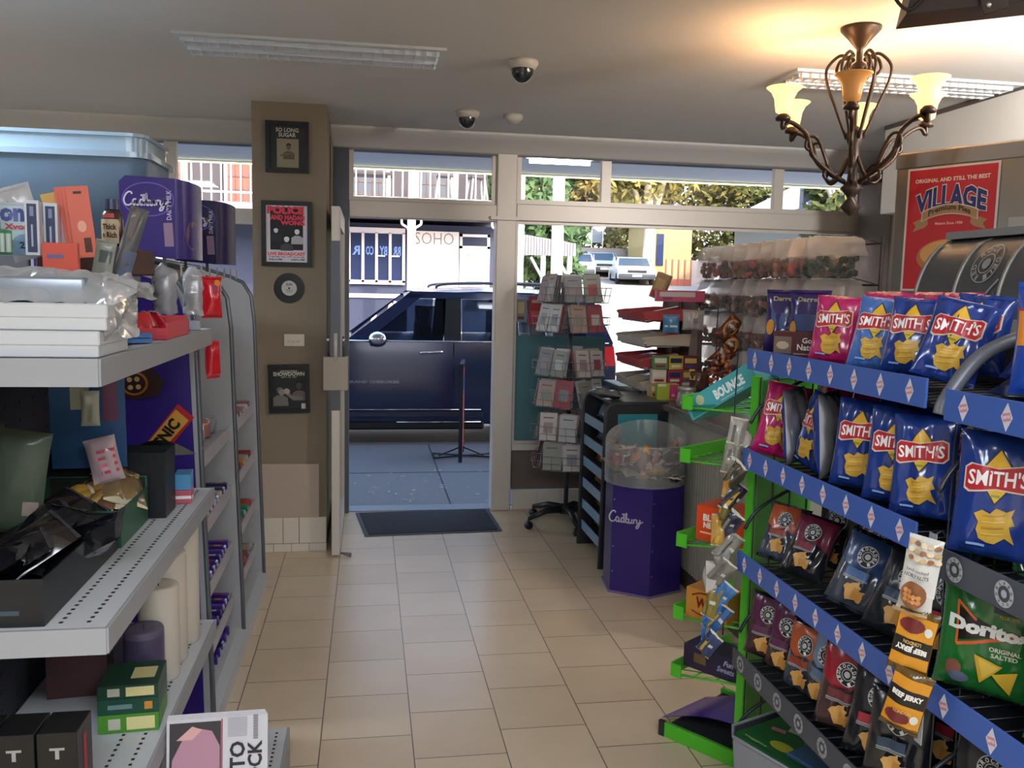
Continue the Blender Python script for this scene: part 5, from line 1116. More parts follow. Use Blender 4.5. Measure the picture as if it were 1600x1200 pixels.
packet('dark blue bag lying on its side under the curved arm, nearer bay top shelf', .16,.20,.07,'1c2a5a',(1.34,1.62,1.447),0,prints=[(rect2(0,.1,.06,.03),M('8a3a4a',.4))],rot=(radians(-70),0,radians(-70)),name='snack_bag',cat='snack bag',seed=5.3)
# boxes on the far end of the top shelf
packet('purple chocolate biscuit bag with fruit pictures, left of two at the far top shelf end', .12,.20,.05,'2c2058',(1.285,2.60,1.463),0,prints=[(T2('Darrell',0,.17,.07,.015,bold=.03),M('9a8a60',.4)),(rect2(0,.10,.08,.05),M('2f4a7a',.4)),(ell2(-.04,.08,.015,.025,10),M('c98a2c',.4)),(ell2(.02,.06,.03,.012,10),M('8f6a3a',.4))],rot=(radians(-6),0,radians(-38)),name='biscuit_bag',cat='biscuit bag',seed=2.1)
packet('purple chocolate biscuit bag with fruit pictures, right of two beside the brown box', .12,.20,.05,'2c2058',(1.30,2.47,1.463),0,prints=[(T2('Darrell',0,.17,.07,.015,bold=.03),M('9a8a60',.4)),(rect2(0,.10,.08,.05),M('2f3f6a',.4)),(ell2(-.045,.08,.012,.025,10),M('c98a2c',.4))],rot=(radians(-6),0,radians(-40)),name='biscuit_bag',cat='biscuit bag',seed=3.1)
boxp('low maroon snack box with white wording at the far part of the top shelf', .17,.07,.075,'4c2228',(1.275,2.43,1.463),radians(-52),prints=[(rect2(-.055,.036,.055,.05),M('6a5a52',.4)),(ell2(-.055,.035,.02,.012,10),M('a89a84',.4)),(T2('Go',.02,.052,.03,.016,bold=.02),M('d9d2cc',.4)),(T2('Natural',.028,.032,.075,.018,bold=.02),M('d9d2cc',.4)),(rect2(.02,.012,.08,.004),M('8d7c74',.4))],name='snack_box')
# clip strip with nut packet and jerky packs
t = thing('hanging_strip', 'thin clear strip hanging from the second shelf carrying the nut and jerky packs', 'strip', (1.165,1.63,0))
MB().box(-.001,.001,-.012,.012,.70,1.16,M('9aa0a8',.3)).build('strip', t)
MB().tube([(0,0,1.155),(.02,0,1.165),(.03,0,1.15)], .002, m_wire, 5).build('hook', t)
nut = [(rect2(0,.085,.096,.09),M('d8d6d0',.4))]+[(ell2(-.035+.018*(i % 5)+.005*(i//5),.15-.014*(i//5),.0085,.0055,8),M(('c9ab7c','9a6a44','e0cfa8')[i % 3],.4)) for i in range(15)]+[(T2('hand cooked',0,.098,.06,.007),M('6a6a66',.4)),(T2('NOBLY NUTS',0,.086,.065,.008,bold=.02),M('4a4a48',.4)),(ell2(0,.045,.034,.030,20),M('8a5a3a',.4))]+[(ell2(-.018+.012*(i % 4),.033+.011*(i//4),.0065,.0055,8),M('c98a50',.4)) for i in range(10)]+[(rect2(0,.008,.09,.008),M('b59a74',.4))]
packet('white nut packet with pictures of almonds hanging above the jerky packs', .07,.165,.024,'cfccc4',(1.135,1.635,.990),radians(-52),prints=[(([(x*.78,z) for x,z in v_],f_),m_) for (v_,f_),m_ in nut],seed=4.4,name='nut_packet',cat='packet',grid=.01,rot=(0,radians(6),radians(-50)),nu=24,nv=44)
def jerky(flip): 
    s = -1 if flip else 1
    return [(rect2(0,.07,.094,.11),M('cc8a22',.35)),(rect2(0,.07+.012*s,.094,.036),M('1c1814',.4)),(T2('BEEF JERKY',0,.07+.014*s,.078,.015,rot=pi if flip else 0,bold=.05),M('e6e2d8',.4)),(ell2(-.01,.07-.035*s,.032,.016,12),M('6a2424',.4)),(ell2(.032,.07-.03*s,.010,.010,12),M('cfccc0',.4)),(T2('LONDON',0,.07+.001*s if flip else .05,.045,.008,rot=pi if flip else 0,bold=.03),M('d0a860',.4))]
packet('orange beef jerky pack hanging upside down under the nut packet', .082,.14,.02,'5c4418',(1.125,1.63,.860),0,prints=[(([(x*.84,z) for x,z in v_],f_),m_) for (v_,f_),m_ in jerky(True)],seed=1.4,name='jerky_packet',cat='packet',grid=.01,cr=.6,rot=(radians(-3),radians(8),radians(-45)),nu=26,nv=44)
packet('orange beef jerky pack hanging lowest on the strip', .082,.14,.02,'5c4418',(1.115,1.63,.735),0,prints=[(([(x*.84,z) for x,z in v_],f_),m_) for (v_,f_),m_ in jerky(False)],seed=2.4,name='jerky_packet',cat='packet',grid=.01,cr=.6,rot=(radians(3),radians(12),radians(-45)),nu=26,nv=44)
# grey tub with green and yellow magazine box on the floor
t = thing('floor_crate', 'grey curved crate on the floor at the foot of the chip shelves', 'crate', (1.336,2.448,0), rz=radians(22.6))
c = MB(); mcr = M('8a8f99',.4); Wc, Dc = .15, .18
prc = [(-Wc,-Dc),(Wc,-Dc),(Wc,Dc),(-Wc+.05,Dc),(-Wc,Dc-.05)]
prc_in = [(x*.94,y*.95) for x, y in prc]; nn = len(prc)
c.add([(x*.9,y*.92,0) for x,y in prc]+[(x,y,.25) for x,y in prc], [(i,(i+1)%nn,nn+(i+1)%nn,nn+i) for i in range(nn)]+[tuple(range(nn-1,-1,-1))], mcr)
c.add([(x*.86,y*.88,.02) for x,y in prc]+[(x*.95,y*.96,.25) for x,y in prc], [(i,nn+i,nn+(i+1)%nn,(i+1)%nn) for i in range(nn)]+[tuple(range(nn))], M('3a3d42',.6))
c.tube([(x,y,.25) for x,y in prc], .006, mcr, 6, closed=True)
for i in range(3): c.decal(poly([(0,.02),(.014,0),(0,-.02),(-.014,0)]), M('a98a92',.4), lambda a, b, i=i: (-Wc*.965-.001+0*a, -.11+.11*i+a, .14+b))
c.build('shell', t)
X = RZ(radians(22.6)); bx = X @ Vector((.0,-.0,0))
boxp('green box top with yellow badges lying in the grey crate', .255,.31,.04,'1f5a30',(1.336,2.448,.205),radians(22.6),top=[((([(y*.74,-x*1.0) for x,y in q_[0][0]]), q_[0][1]), q_[1]) for q_ in [(ell2(-.12,.14,.035,.02,16),M('c9b43a',.4)),(T2('GO',-.12,.14,.03,.015,bold=.05),M('3a6a30',.4)),(ell2(-.01,-.08,.045,.035,16),M('a8a834',.4)),(rect2(-.09,.02,.05,.03,.4),M('b06a80',.4)),(rect2(-.05,.07,.05,.035,.3),M('c8ccc8',.4)),(rect2(.04,.06,.09,.06,.5),M('5f7f70',.4)),(rect2(-.02,.1,.1,.02),M('6a8aa0',.4)),(T2('veggies',-.08,-.14,.09,.018,bold=.02),M('9aba6a',.4))]],name='printed_box')
tag(MB().box(-.12,.12,-.07,.07,0,.012,M('3a5a80',.4),bev=.002,seg=1).build('blue_booklet', None, (1.40,2.36,.249), rot=(.0,0,radians(22.6))), 'blue booklet lying on the near edge of the green box', 'booklet')
# ---- green end rack --------------------------------------------------------------
m_gn = mat('green_plastic', hx('4fb82a'), .4, coat=.2); m_gd = mat('green_back_panel', hx('2f8a2c'), .5)  # rack back is a darker green than its posts and shelves
rk = thing('green_rack', 'bright green wire snack rack with sloping shelves at the end of the chip shelving', 'rack', (1.285,2.745,0), rz=radians(36))
RW, RD = .40, .29
p = MB()
for x in (.0, RW): p.box(x-.012,x+.012,-.005,.025,0,1.375,m_gn,bev=.002,seg=1)
p.build('posts', rk)
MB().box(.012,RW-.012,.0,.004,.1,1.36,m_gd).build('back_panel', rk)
for i, (z, dz) in enumerate(((.30,-.05),(.50,-.03),(.78,-.04),(1.06,-.01),(1.25,-.01))):
    s = MB(); a = (0,.02,z); 
    for x in (-.008, RW+.008): s.tube([(x,.02,z),(x,RD,z+dz)], .004, m_gn, 6)
    for k in range(9): x = RW*k/8; s.tube([(x,.02,z),(x,RD,z+dz)], .0025, m_gn, 5)
    for k in range(4): y = .02+(RD-.02)*k/3; s.tube([(-.008,y,z+dz*k/3),(RW+.008,y,z+dz*k/3)], .003, m_gn, 5)
    o = s.build('shelf', rk)
    MB().box(-.01,RW+.01,RD,RD+.006,z+dz-.008,z+dz+.045,m_gn,bev=.002,seg=1).box(-.012,-.006,RD-.04,RD,z+dz-.006,z+dz+.042,m_gn).build('shelf_lip', o)
b = MB(); b.box(-.012,.006,.0,RD+.03,0,.055,m_gn,bev=.002,seg=1); b.box(RW-.006,RW+.012,0,RD+.03,0,.055,m_gn); b.box(.006,RW-.006,.02,RD+.02,.02,.04,M('2a2d30',.6)); b.box(-.014,.0,RD+.02,RD+.045,0,.058,M('2c2c30',.5)); b.build('base', rk)
def onrack(x, y, z): v = Matrix.Translation((1.285,2.745,0)) @ RZ(radians(36)) @ Vector((x,y,z)); return v[:]
rl = radians(36)
lf = MB(); lf.sheet(lambda u, v: (-.015+.33*v*.9, .02+.30*u, .075+.085*(1-u)**1.5+.028*sin(pi*u)-.02*v), 14, 6, M('5a35a8',.22,coat=.5)); lf.sheet(lambda u, v: (-.015+.33*v*.9, .02+.30*u, .073+.085*(1-u)**1.5+.028*sin(pi*u)-.02*v), 14, 6, M('5a35a8',.3))
o = lf.build('purple_leaflet', None, (1.285,2.745,.0), rz=rl); tag(o, 'glossy curled purple card lying on the base of the green rack', 'card')
def rackbox(label, col, x, y, z, w, d, h, pr=(), rzx=0, side=(), pitch=0, **k):
    L_ = onrack(x, y, z); return boxp(label, w, d, h, col, L_, rl+rzx, prints=pr, side=side, **k)
def leftprint(o_label, col, x, y, z, w, d, h, pr, **k):
    """box on the rack whose printed long side faces the camera (local -X)"""
    L_ = onrack(x, y, z); t = MB(); t.box(-w/2,w/2,-d/2,d/2,0,h,M(col,.4),bev=.001,seg=1)
    for i, (vf, m) in enumerate(pr): t.decal(vf, m, lambda a, b, i=i: (-w/2-.0006-.0004*i, -a, b))
    o = t.build(k.get('name','snack_box'), None, L_, rot=(k.get('pitch',0),0,rl)); return tag(o, o_label, 'box')
leftprint('teal snack carton leaning on the top shelf of the green rack', '4aa6ad', .085,.135,1.275,.15,.30,.075,[(T2('BOUNCE',.04,.037,.13,.036,bold=.05),M('eef4f4',.4)),(ell2(-.085,.05,.018,.018,16),M('b9c49a',.4)),(rect2(.04,.010,.10,.004),M('9fd0d0',.4)),(poly([(-.14,.005),(-.03,.005),(-.13,.05)]),M('2f7f78',.4))],pitch=radians(-33))
boxp('flat teal carton lying behind the leaning one on the top of the green rack', .18,.14,.025,'4a98b0',onrack(.20,.06,1.36),rl,top=[(rect2(0,0,.05,.03),M('9aa8a8',.5))])
leftprint('bright orange snack box on the middle shelf of the green rack', 'dc4a1e', .09,.125,.768,.14,.215,.125,[(T2('BLE',-.055,.085,.05,.025,bold=.05),M('f0e4d8',.4)),(T2('NES',-.055,.058,.045,.022,bold=.05),M('f0e4d8',.4)),(rect2(-.05,.03,.08,.006),M('f0c8a8',.4)),(ell2(.05,.095,.014,.010,8),M('6a5a20',.4)),(ell2(.04,.055,.010,.014,8),M('6a5a20',.4)),(ell2(-.02,.10,.016,.008,8),M('3a4a20',.4)),(rect2(.055,.02,.06,.006),M('a83a1c',.4))])
leftprint('yellow orange snack box with a dark word on the lower shelf of the green rack', 'c98a3a', .07,.17,.478,.12,.17,.11,[(T2('WIZ',.0,.06,.09,.04,bold=.05,rot=-.1),M('7a2418',.4)),(stroke2(spline([(-.06,.085),(-.02,.1),(.03,.095),(.06,.08)],4),.006),M('8a2c1c',.4)),(stroke2(spline([(-.06,.03),(-.02,.02),(.03,.028),(.06,.035)],4),.005),M('8a2c1c',.4))])
leftprint('dark purple snack box with pale script on the lowest shelf of the green rack', '2a2340', .07,.14,.29,.12,.23,.085,[(T2('Fun',.07,.06,.04,.02,bold=.03,shear=.3),M('a8a8c8',.4)),(T2('Sweets',.06,.035,.07,.022,bold=.03,shear=.3),M('8f9ac0',.4)),(rect2(-.045,.045,.05,.035),M('6a5a3a',.4))])
# clip strip of snack packets hanging in front of the green rack
t = thing('clip_strip_cord', 'thin dark cord holding the column of snack packets by the green rack', 'cord', (1.185,2.715,0))
MB().tube([(0,0,.5),(.0,.0,1.0),(.01,.01,1.46)], .0025, m_wire, 6).build('cord', t)
CS = [('a8a49c','silver grey'),('c2bdb2','pale grey'),('8d887c','grey'),('4a4438','dark olive'),('b8863a','gold'),('2c2c3c','navy'),('7a6a3c','bronze'),('35364a','dark blue'),('b58c40','gold'),('8f8c84','grey'),('a09c94','pale grey'),('7f7b72','grey'),('c0bcb4','white'),('3f78b8','bright blue'),('8a7a3a','bronze'),('2f5f9a','blue'),('3a6ab0','blue'),('2d4470','dark blue')]
ORD = ('topmost','second','third','fourth','fifth','sixth','seventh','eighth','ninth','tenth','eleventh','twelfth','thirteenth','fourteenth','fifteenth','sixteenth','seventeenth','lowest')
for i, (c, l) in enumerate(CS):
    z = 1.20-.0405*i; sw = 1 if i % 2 else -1
    pr_ = [(rect2(-.010,.045,.010,.07),M(('c9a53a','8d8a80','d0a83c')[i % 3] if 3 < i < 9 or i > 12 else '6f6c66',.3)),(rect2(.010,.055,.014,.012),M('d0d0cc',.3))]
    packet('%s crinkled snack packet, %s in the column hanging by the green rack' % (l, ORD[i]), .058,.105,.030,c,(1.185-.0042*i+.010*sin(i*2.1),2.70-.004*(i % 3),z-.06),0,prints=pr_,rot=(radians(14*sin(i*3)),radians(22+14*sw),radians(-25+40*sin(i*1.7))),seed=i*1.9,cr=2.6,name='hanging_snack',cat='packet',group='snack packets hanging by the green rack',seal='c9c4b4',nu=8,nv=12,rough=.18)
# ================================================================ counter and what stands on it
m_cg = mat('corrugated_panel', hx('a3a49c'), .5, metal=.2); m_ct = mat('counter_top', hx('5c5853'), .35, var=.1)
ct = thing('counter', 'long counter with a corrugated pale grey front and a dark top', 'counter', (0,0,0))
cb = MB(); n = 210
cb.sheet(lambda u, v: (1.755+.005*cos(2*pi*u*75), 3.45+u*2.8, .10+v*.85), 600, 1, m_cg)
cb.box(1.765,2.9,3.45,6.25,.0,.95,M('6a6a66',.6)); cb.box(1.755,1.765,3.45,6.25,0,.10,M('55524e',.6))
cb.box(1.76,2.9,3.42,3.449,0,.95,m_cg)
cb.build('body', ct)
MB().box(1.72,2.95,3.38,6.28,.951,.99,m_ct,bev=.004,seg=1).box(1.712,1.719,3.38,6.28,.955,.988,M('a9a69e',.25,metal=.7)).build('worktop', ct)
# lolly bags hanging on a tiered rack
m_bagc = glassmat('lolly_bag_plastic', (.93,.93,.93), 2.5, haze=.36, hazecol=(.9,.86,.84), rough=.15)
m_bagl = glassmat('lolly_bag_clear', (.95,.94,.93), 2.0, haze=.12, hazecol=(.86,.84,.83), rough=.15)
t = thing('bag_rack', 'tiered wire stand behind the counter carrying rows of clear lolly bags', 'rack', (2.42,0,0)); q = MB()
for y in (3.92,5.55): q.tube([(0,y,.992),(0,y,1.93)], .008, m_wire, 6)
for z in (1.90,1.70,1.50,1.30): q.tube([(0,3.92,z),(0,5.55,z)], .005, m_wire, 6)
q.build('frame', t)
LC = ['8a5a4c','6f4a44','4c4a50','c4625a','3a3d48','c98a72','b8766a','8c6a5c','c09484','2f5a42']
def lolly(i, r, label):
    R_ = random.Random(i*13+r*7); c = LC[(i*3+r*4) % 9] if not (r == 0 and i == 0) else '2f5f4a'
    t = thing('lolly_bag', label, 'sweet bag', (2.21,3.98+.172*i,1.735-.2*r), rz=radians(-6), group='clear lolly bags on the tiered stand')
    w_, h_ = .30, .19
    f = MB()
    for lo, hi, mt_ in ((0,.52,m_bagl),(.52,1,m_bagc)):
        for sg in (-1, 1): f.sheet(crumple(lambda u, v: (lambda q: ((u-.5)*w_*(1.0-.30*max(0,q-.55)), sg*(.045*(1-q)**.6+.004), h_*q))(lo+(hi-lo)*v), .010, 22, i+r*3.3+sg*4), 12, 5, mt_); f.build('plastic', t)
    g_ = MB(); mm_ = [M(c,.45), M(LC[(i*3+r*4+1) % 9] if i else '2a4f3c',.45)]
    for k in range(44):
        a, b_ = R_.uniform(-.45,.45)*w_*.95, R_.uniform(0,1)**1.3*.085
        g_.ball((a, R_.uniform(-.028,.028), b_+.012), R_.uniform(.014,.021), mm_[k % 2], 6, sq=(1,.8,1))
    s_ = g_.build('sweets', t); s_['kind'] = 'stuff'
    hd = MB().box(-w_*.36,w_*.36,-.003,.003,h_*.93,h_*1.02,M('c9c2bb',.5)).box(-.02,.02,-.0045,-.003,h_*.80,h_*.83,M('6a625c',.5)); hd.build('header_fold', t)
    MB().tube([(0,0,h_),(.08,.0,h_+.012),(.208,.0,h_-.02)], .0025, m_wire, 5).build('prong', t)
for r in range(4):
    for i in range(9):
        lolly(i, r, 'clear bag of coloured lollies on the %s row of the stand behind the counter' % ('top','second','third','bottom')[r] if i else ('clear bag of dark green lollies, nearest of the top row' if r == 0 else 'clear lolly bag at the near end of the %s row' % ('','second','third','bottom')[r]))
# pie cabinet with the red sign
ang = radians(26); PC = Matrix(((sin(ang),cos(ang),0,2.15),(-cos(ang),sin(ang),0,3.42),(0,0,1,0),(0,0,0,1)))   # local x runs towards the camera along the face, local y goes inwards
m_ss2 = mat('stainless', hx('827e78'), .38, metal=.75, var=.06, vscale=3)
t = thing('pie_cabinet', 'stainless steel pie warming cabinet with a big red sign on its side', 'cabinet', (0,0,0)); 
b = MB(); b.box(0,.62,.0,.50,.992,2.235,m_ss2,PC,bev=.012); b.build('body', t)
q = MB(); q.box(.0,.60,-.004,.0,2.17,2.225,m_ss2,PC); q.box(.47,.53,-.005,0,1.3,1.95,M('8d8983',.35,metal=.6),PC); q.build('trim', t)
g_ = MB(); W2, H2_ = .352, .475
def sp(k): return lambda x, z: tuple(PC @ Vector((.242+x, -.004-.0006*k, 1.918+z)))
g_.decal(rect2(0,0,W2+.018,H2_+.016), M('cfc9c4',.5), sp(0)); g_.decal(rect2(0,0,W2,H2_), M('b3222c',.45), sp(1))
g_.decal(T2('ORIGINAL AND STILL THE BEST',0,.193,.30,.016,bold=.03), M('d9cfc8',.5), sp(2))
vw = lambda u, v, x, y: (x, y*(1.0+.28*u*u*-1+.28)+.0 + .028*(1-u*u)*(1 if True else 0))
g_.decal(T2('VILLAGE',0,.098,.290,.080,bold=.075,warp=vw), M('d9d4cc',.5), sp(2), ); g_.decal(T2('VILLAGE',0,.098,.284,.074,bold=.045,warp=vw), M('26306c',.5), sp(3))
rb = lambda x: .052+.026*(1-(x/.11)**2)
top = [(-.11+.22*i/16, rb(-.11+.22*i/16)+.016) for i in range(17)]; bot = [(.11-.22*i/16, rb(.11-.22*i/16)-.018) for i in range(17)]
g_.decal(poly([(x*1.03,z+(.003 if i < 17 else -.003)) for i,(x,z) in enumerate(top+bot)]), M('d9cfc0',.5), sp(4)); g_.decal(poly(top+bot), M('a08058',.5), sp(5))
for s in (-1,1):
    g_.decal(poly([(s*.09,.052),(s*.15,.030),(s*.135,.014),(s*.148,-.008),(s*.10,.006),(s*.085,.020)]), M('a08058',.5), sp(3))
g_.decal(T2('Premium Pies',0,.062,.17,.022,bold=.03,warp=lambda u,v,x,y:(x,y+.022*(1-u*u))), M('3a2a24',.5), sp(6)); g_.decal(T2('Makers Since 1958',0,.022,.11,.011,bold=.02), M('d9b8b0',.5), sp(3))
g_.decal(ell2(.01,-.11,.135,.072,30), M('b5703c',.5), sp(2)); g_.decal(ell2(.01,-.098,.12,.056,30), M('d09a5c',.5), sp(3)); g_.decal(T2('CHUNKY',.03,-.055,.07,.012,bold=.03), M('2a1a14',.5), sp(4)); g_.decal(T2('BEEF',.0,-.072,.05,.012,bold=.03), M('2a1a14',.5), sp(4)); g_.decal(poly([(-.02,-.10),(.05,-.10),(.05,-.14),(-.02,-.13)]), M('3a221a',.5), sp(4))
g_.build('red_sign', t)
# curved deli header panel over the chip shelves
t = thing('deli_header', 'dark curved header panel with a round grey logo over the near chip shelves', 'sign', (0,0,0))
hp = MB(); mh = M('4a4a4c',.35,coat=.3); 
def hpf(u, v): y = 2.30-u*1.2; k = v; return (1.66-.10*sin(k*pi/2)*0-.13*(1-(k)**2)**.5*1.0+.0, y, 1.60+.215*k)
hp.sheet(lambda u, v: hpf(u, v), 12, 12, mh); hp.sheet(lambda u, v: (lambda p: (p[0]+.006,p[1],p[2]))(hpf(1-u, v)), 12, 12, mh); hp.build('panel', t)
q = MB(); q.box(1.62,1.67,1.08,2.31,1.812,1.832,M('8a8a88',.35,metal=.4))
for y in (2.30,2.135,1.965): q.tube([hpf((2.30-y)/1.2, k/8)[:1] and (hpf((2.30-y)/1.2, k/8)[0]-.004, y, hpf(0, k/8)[2]) for k in range(9)], .006, M('8a8780',.35,metal=.4), 6)
q.build('rails', t)
def hm(k): return lambda x, z: (lambda kk: (1.66-.13*(1-kk*kk)**.5-.003-.0005*k, 2.05-x, 1.60+.215*kk))(min(.999, max(0,(z+.1075)/.215)))
hl = MB(); mg = M('97999a',.4)
hl.decal(ring2(0,.03,.050,.050,.003), mg, hm(1), grid=.01); hl.decal(ring2(0,.03,.026,.026,.003), mg, hm(1)); hl.decal(ell2(0,.03,.014,.014,12), M('8a8c8c',.4), hm(1))
for j, ch in enumerate('RED ROCK DELI'):
    t_ = 2*pi*(j-6)/14; hl.decal(T2(ch,.038*sin(t_),.03+.038*cos(t_),.013,.015,rot=-t_,bold=.03), mg, hm(2)) if ch != ' ' else None
hl.decal(ring2(.02,-.06,.035,.012,.003), mg, hm(1), grid=.01); hl.decal(poly([(-.012,-.065),(.052,-.065),(.04,-.10),(.0,-.10)]), M('5f6164',.4), hm(1), grid=.01); hl.decal(stroke2([(.03,-.055),(.07,-.01)],.006), mg, hm(1), grid=.01)
hl.build('print', t)
# framed glass fridge beside the end wall
t = thing('drinks_fridge', 'tall dark framed glass door cabinet standing beside the end of the window', 'fridge', (3.62,5.72,0)); mf = M('6b625a',.45,metal=.3)
f = MB(); f.box(0,.55,.06,.5,0,2.46,mf,bev=.01); f.build('body', t)
d = MB(); d.box(0,.05,0,.05,.1,2.42,mf); d.box(.50,.55,0,.05,.1,2.42,mf); d.box(.05,.50,0,.05,2.36,2.42,mf); d.box(.05,.50,0,.05,.1,.16,mf); dd = d.build('door', t)
MB().box(.05,.50,.02,.028,.16,2.36,m_glass).build('glass', dd)
gd_ = MB(); gd_.box(.05,.50,.0505,.055,.16,2.36,M('4a4a4e',.5))
for i, (z, c) in enumerate(((2.2,'c9ccd0'),(1.95,'8a9098'),(1.8,'bfc6cc'),(1.62,'6f86a0'),(1.4,'b0b4b8'))): gd_.box(.07,.16,.045,.0504,z,z+.1,M(c,.4))
gd_.build('shelf_goods', t)
# bulkhead and tv bracket -----------------------------------------------------------
struct('ceiling_bulkhead', MB().box(3.18,6.2,-3.2,5.2,2.16,CEIL,m_white).box(3.17,3.18,-3.2,5.2,2.675,2.70,M('5a5450',.6)))
t = thing('television_bracket', 'dark metal television bracket with a looped cable at the top right corner', 'bracket', (0,0,0)); mb_ = M('3f3530',.45,metal=.3)
X = TR(1.56,2.16,2.43) @ RZ(radians(-22))
MB().prism([(-.175,-.04),(.45,.005),(.45,.22),(-.13,.22)], 0,.14, mb_, X @ YP).build('plate', t)
MB().box(-.005,.06,-.012,.0,-.055,.20,mb_,X @ TR(0,0,0) @ RY(radians(-14)),bev=.004).ball((.02,-.014,-.03),.008,MATS['chrome'],8,X).build('arm', t)
MB().tube(spline([X @ Vector(p) for p in ((-.12,0,.02),(-.17,-.02,-.035),(-.21,-.02,.0),(-.215,-.02,.06),(-.17,0,.13),(-.14,.02,.25))],6), .005, M('2a2420',.5), 6).build('cable', t)
MB().box(-.05,.10,.05,.15,.10,.27,mb_,X).build('ceiling_mount', t)
# chandelier --------------------------------------------------------------------------
m_br = mat('bronze', hx('3a2c22'), .42, metal=.45); m_sh = mat('amber_glass_shade', hx('c98f52'), .35, trans=.0, emit=hx('d88a3c'), es=.12)
m_shl = mat('amber_glass_lit', hx('e0a860'), .35, emit=(1,.44,.11), es=2.9); m_blb = mat('bulb_warm', (1,1,1), .5, emit=(1,.85,.55), es=26)
ch = thing('chandelier', 'bronze scroll chandelier with amber glass bell shades, most of them lit', 'chandelier', (1.915,3.35,CEIL)); 
MB().lathe([(0,0),(.078,0),(.076,-.012),(.045,-.045),(.022,-.075),(.012,-.085),(.012,-.13),(.03,-.145),(.034,-.165),(.012,-.19),(0,-.19)], m_br, 24).build('ceiling_rose', ch)
q = MB(); q.tube([(0,0,-.15),(0,0,-.56)], .008, m_br, 8); q.lathe([(.012,-.38),(.03,-.40),(.034,-.43),(.02,-.46),(.024,-.50),(.016,-.56),(.02,-.60),(.045,-.625),(.02,-.65),(.014,-.665),(.042,-.70),(.0,-.735)], m_br, 12); q.build('stem', ch)
for k in range(6):
    a = radians(60*k-30); D = lambda r, z: (r*cos(a), r*sin(a), z)
    s = MB(); s.tube([D(r,z) for r, z in spline([(.045,-.165),(.06,-.185),(.082,-.165),(.07,-.125),(.04,-.115),(.075,-.105),(.118,-.15),(.115,-.21),(.08,-.30),(.03,-.43)],5)], .0065, m_br, 6); s.build('scroll', ch)
    a = radians(60*k-3); lit_ = k not in (4,)
    D = lambda r, z: (r*cos(a), r*sin(a), z)
    arm = MB(); arm.tube([D(r,z) for r, z in spline([(.02,-.50),(.05,-.565),(.09,-.60),(.12,-.575),(.10,-.55),(.075,-.57)],4)], .007, m_br, 6)
    arm.tube([D(r,z) for r, z in spline([(.03,-.60),(.10,-.56),(.17,-.50),(.20,-.42),(.27,-.375),(.30,-.40),(.30,-.36)],5)], .009, m_br, 6)
    arm.tube([D(r,z) for r, z in spline([(.10,-.55),(.15,-.44),(.19,-.43),(.20,-.47),(.17,-.485)],4)], .0065, m_br, 6)
    arm.lathe([(.0,0),(.028,.004),(.03,.016),(.016,.03),(.016,.045),(0,.045)], m_br, 12, TR(*D(.30,-.375)))
    ao = arm.build('arm', ch)
    X = TR(*D(.30,-.345)); m_ = m_shl if lit_ else m_sh
    sh = MB(); pf = [(.016,.0),(.030,.008),(.034,.03),(.038,.06),(.050,.085),(.066,.098),(.070,.102),(.066,.100)]
    sh.lathe(pf, m_, 20, X); sh.lathe([(r-.003,z+.001) for r,z in pf[:7]][::-1], m_, 20, X); sh.build('lamp_shade', ao)
    if lit_:
        MB().ball((0,0,.045), .014, m_blb, 10, X, sq=(1,1,1.5)).build('bulb', ao)
        p = D(.30,-.345+.11); light('chandelier_lamp', 'POINT', (1.915+p[0],3.35+p[1],CEIL+p[2]+.012), (0,0,0), 2.0, (1,.66,.32), shadow_soft_size=.04)
# ================================================================ floor standing displays by the window
# hexagonal purple bin
hb = thing('chocolate_bin', 'six sided purple cardboard bin with white script and a clear top of bagged sweets', 'bin', (1.52,4.64,0)); R0 = .225
hv = [(R0*cos(radians(60*k+24)), R0*sin(radians(60*k+24))) for k in range(6)]
b = MB(); b.prism(hv, .0,.60, mat('bin_purple', hx('2f1f78'), .35, coat=.25)); b.prism([(x*1.05,y*1.05) for x,y in hv], 0,.012, M('7a6f9a',.5))
def face(i):
    a, c = Vector((*hv[i],0)), Vector((*hv[(i+1) % 6],0)); d = (c-a).normalized(); n_ = Vector((d.y,-d.x,0)); mid = (a+c)/2
    return lambda x, z: tuple(mid + d*x + n_*.0015 + Vector((0,0,z)))
for i in range(6):
    for z in (.52,.40,.26,.12): b.decal(ell2(-R0*.5+.012,z,.004,.004,8), M('a9a4c4',.4), face(i))
b.build('body', hb)
k0, k1 = (hv[3], hv[4]) # face towards the camera
def face(i):
    a, c = Vector((*hv[i],0)), Vector((*hv[(i+1) % 6],0)); d = (c-a).normalized(); n_ = Vector((d.y,-d.x,0)); mid = (a+c)/2
    return lambda x, z: tuple(mid + d*x + n_*.0015 + Vector((0,0,z)))
lp = MB(); fi = [min(range(6), key=lambda i: ((hv[i][0]+hv[(i+1)%6][0])*.45+(hv[i][1]+hv[(i+1)%6][1])*.9))][0]
for s_ in cad(-.03,.42,.20,.0075): lp.decal(s_, M('c9c4dc',.4), face(fi))
lp.build('script_lettering', hb)
cl = glassmat('clear_plastic', (.92,.94,.95), 2.5, haze=.22, hazecol=(.8,.84,.88), rough=.08)
MB().sheet(lambda u, v: (R0*.99*cos(2*pi*u), R0*.99*sin(2*pi*u), .60+v*(.225+.085*max(0,sin(2*pi*u+.4))**.8)), 48, 2, cl).build('clear_collar', hb)
RB = random.Random(9)
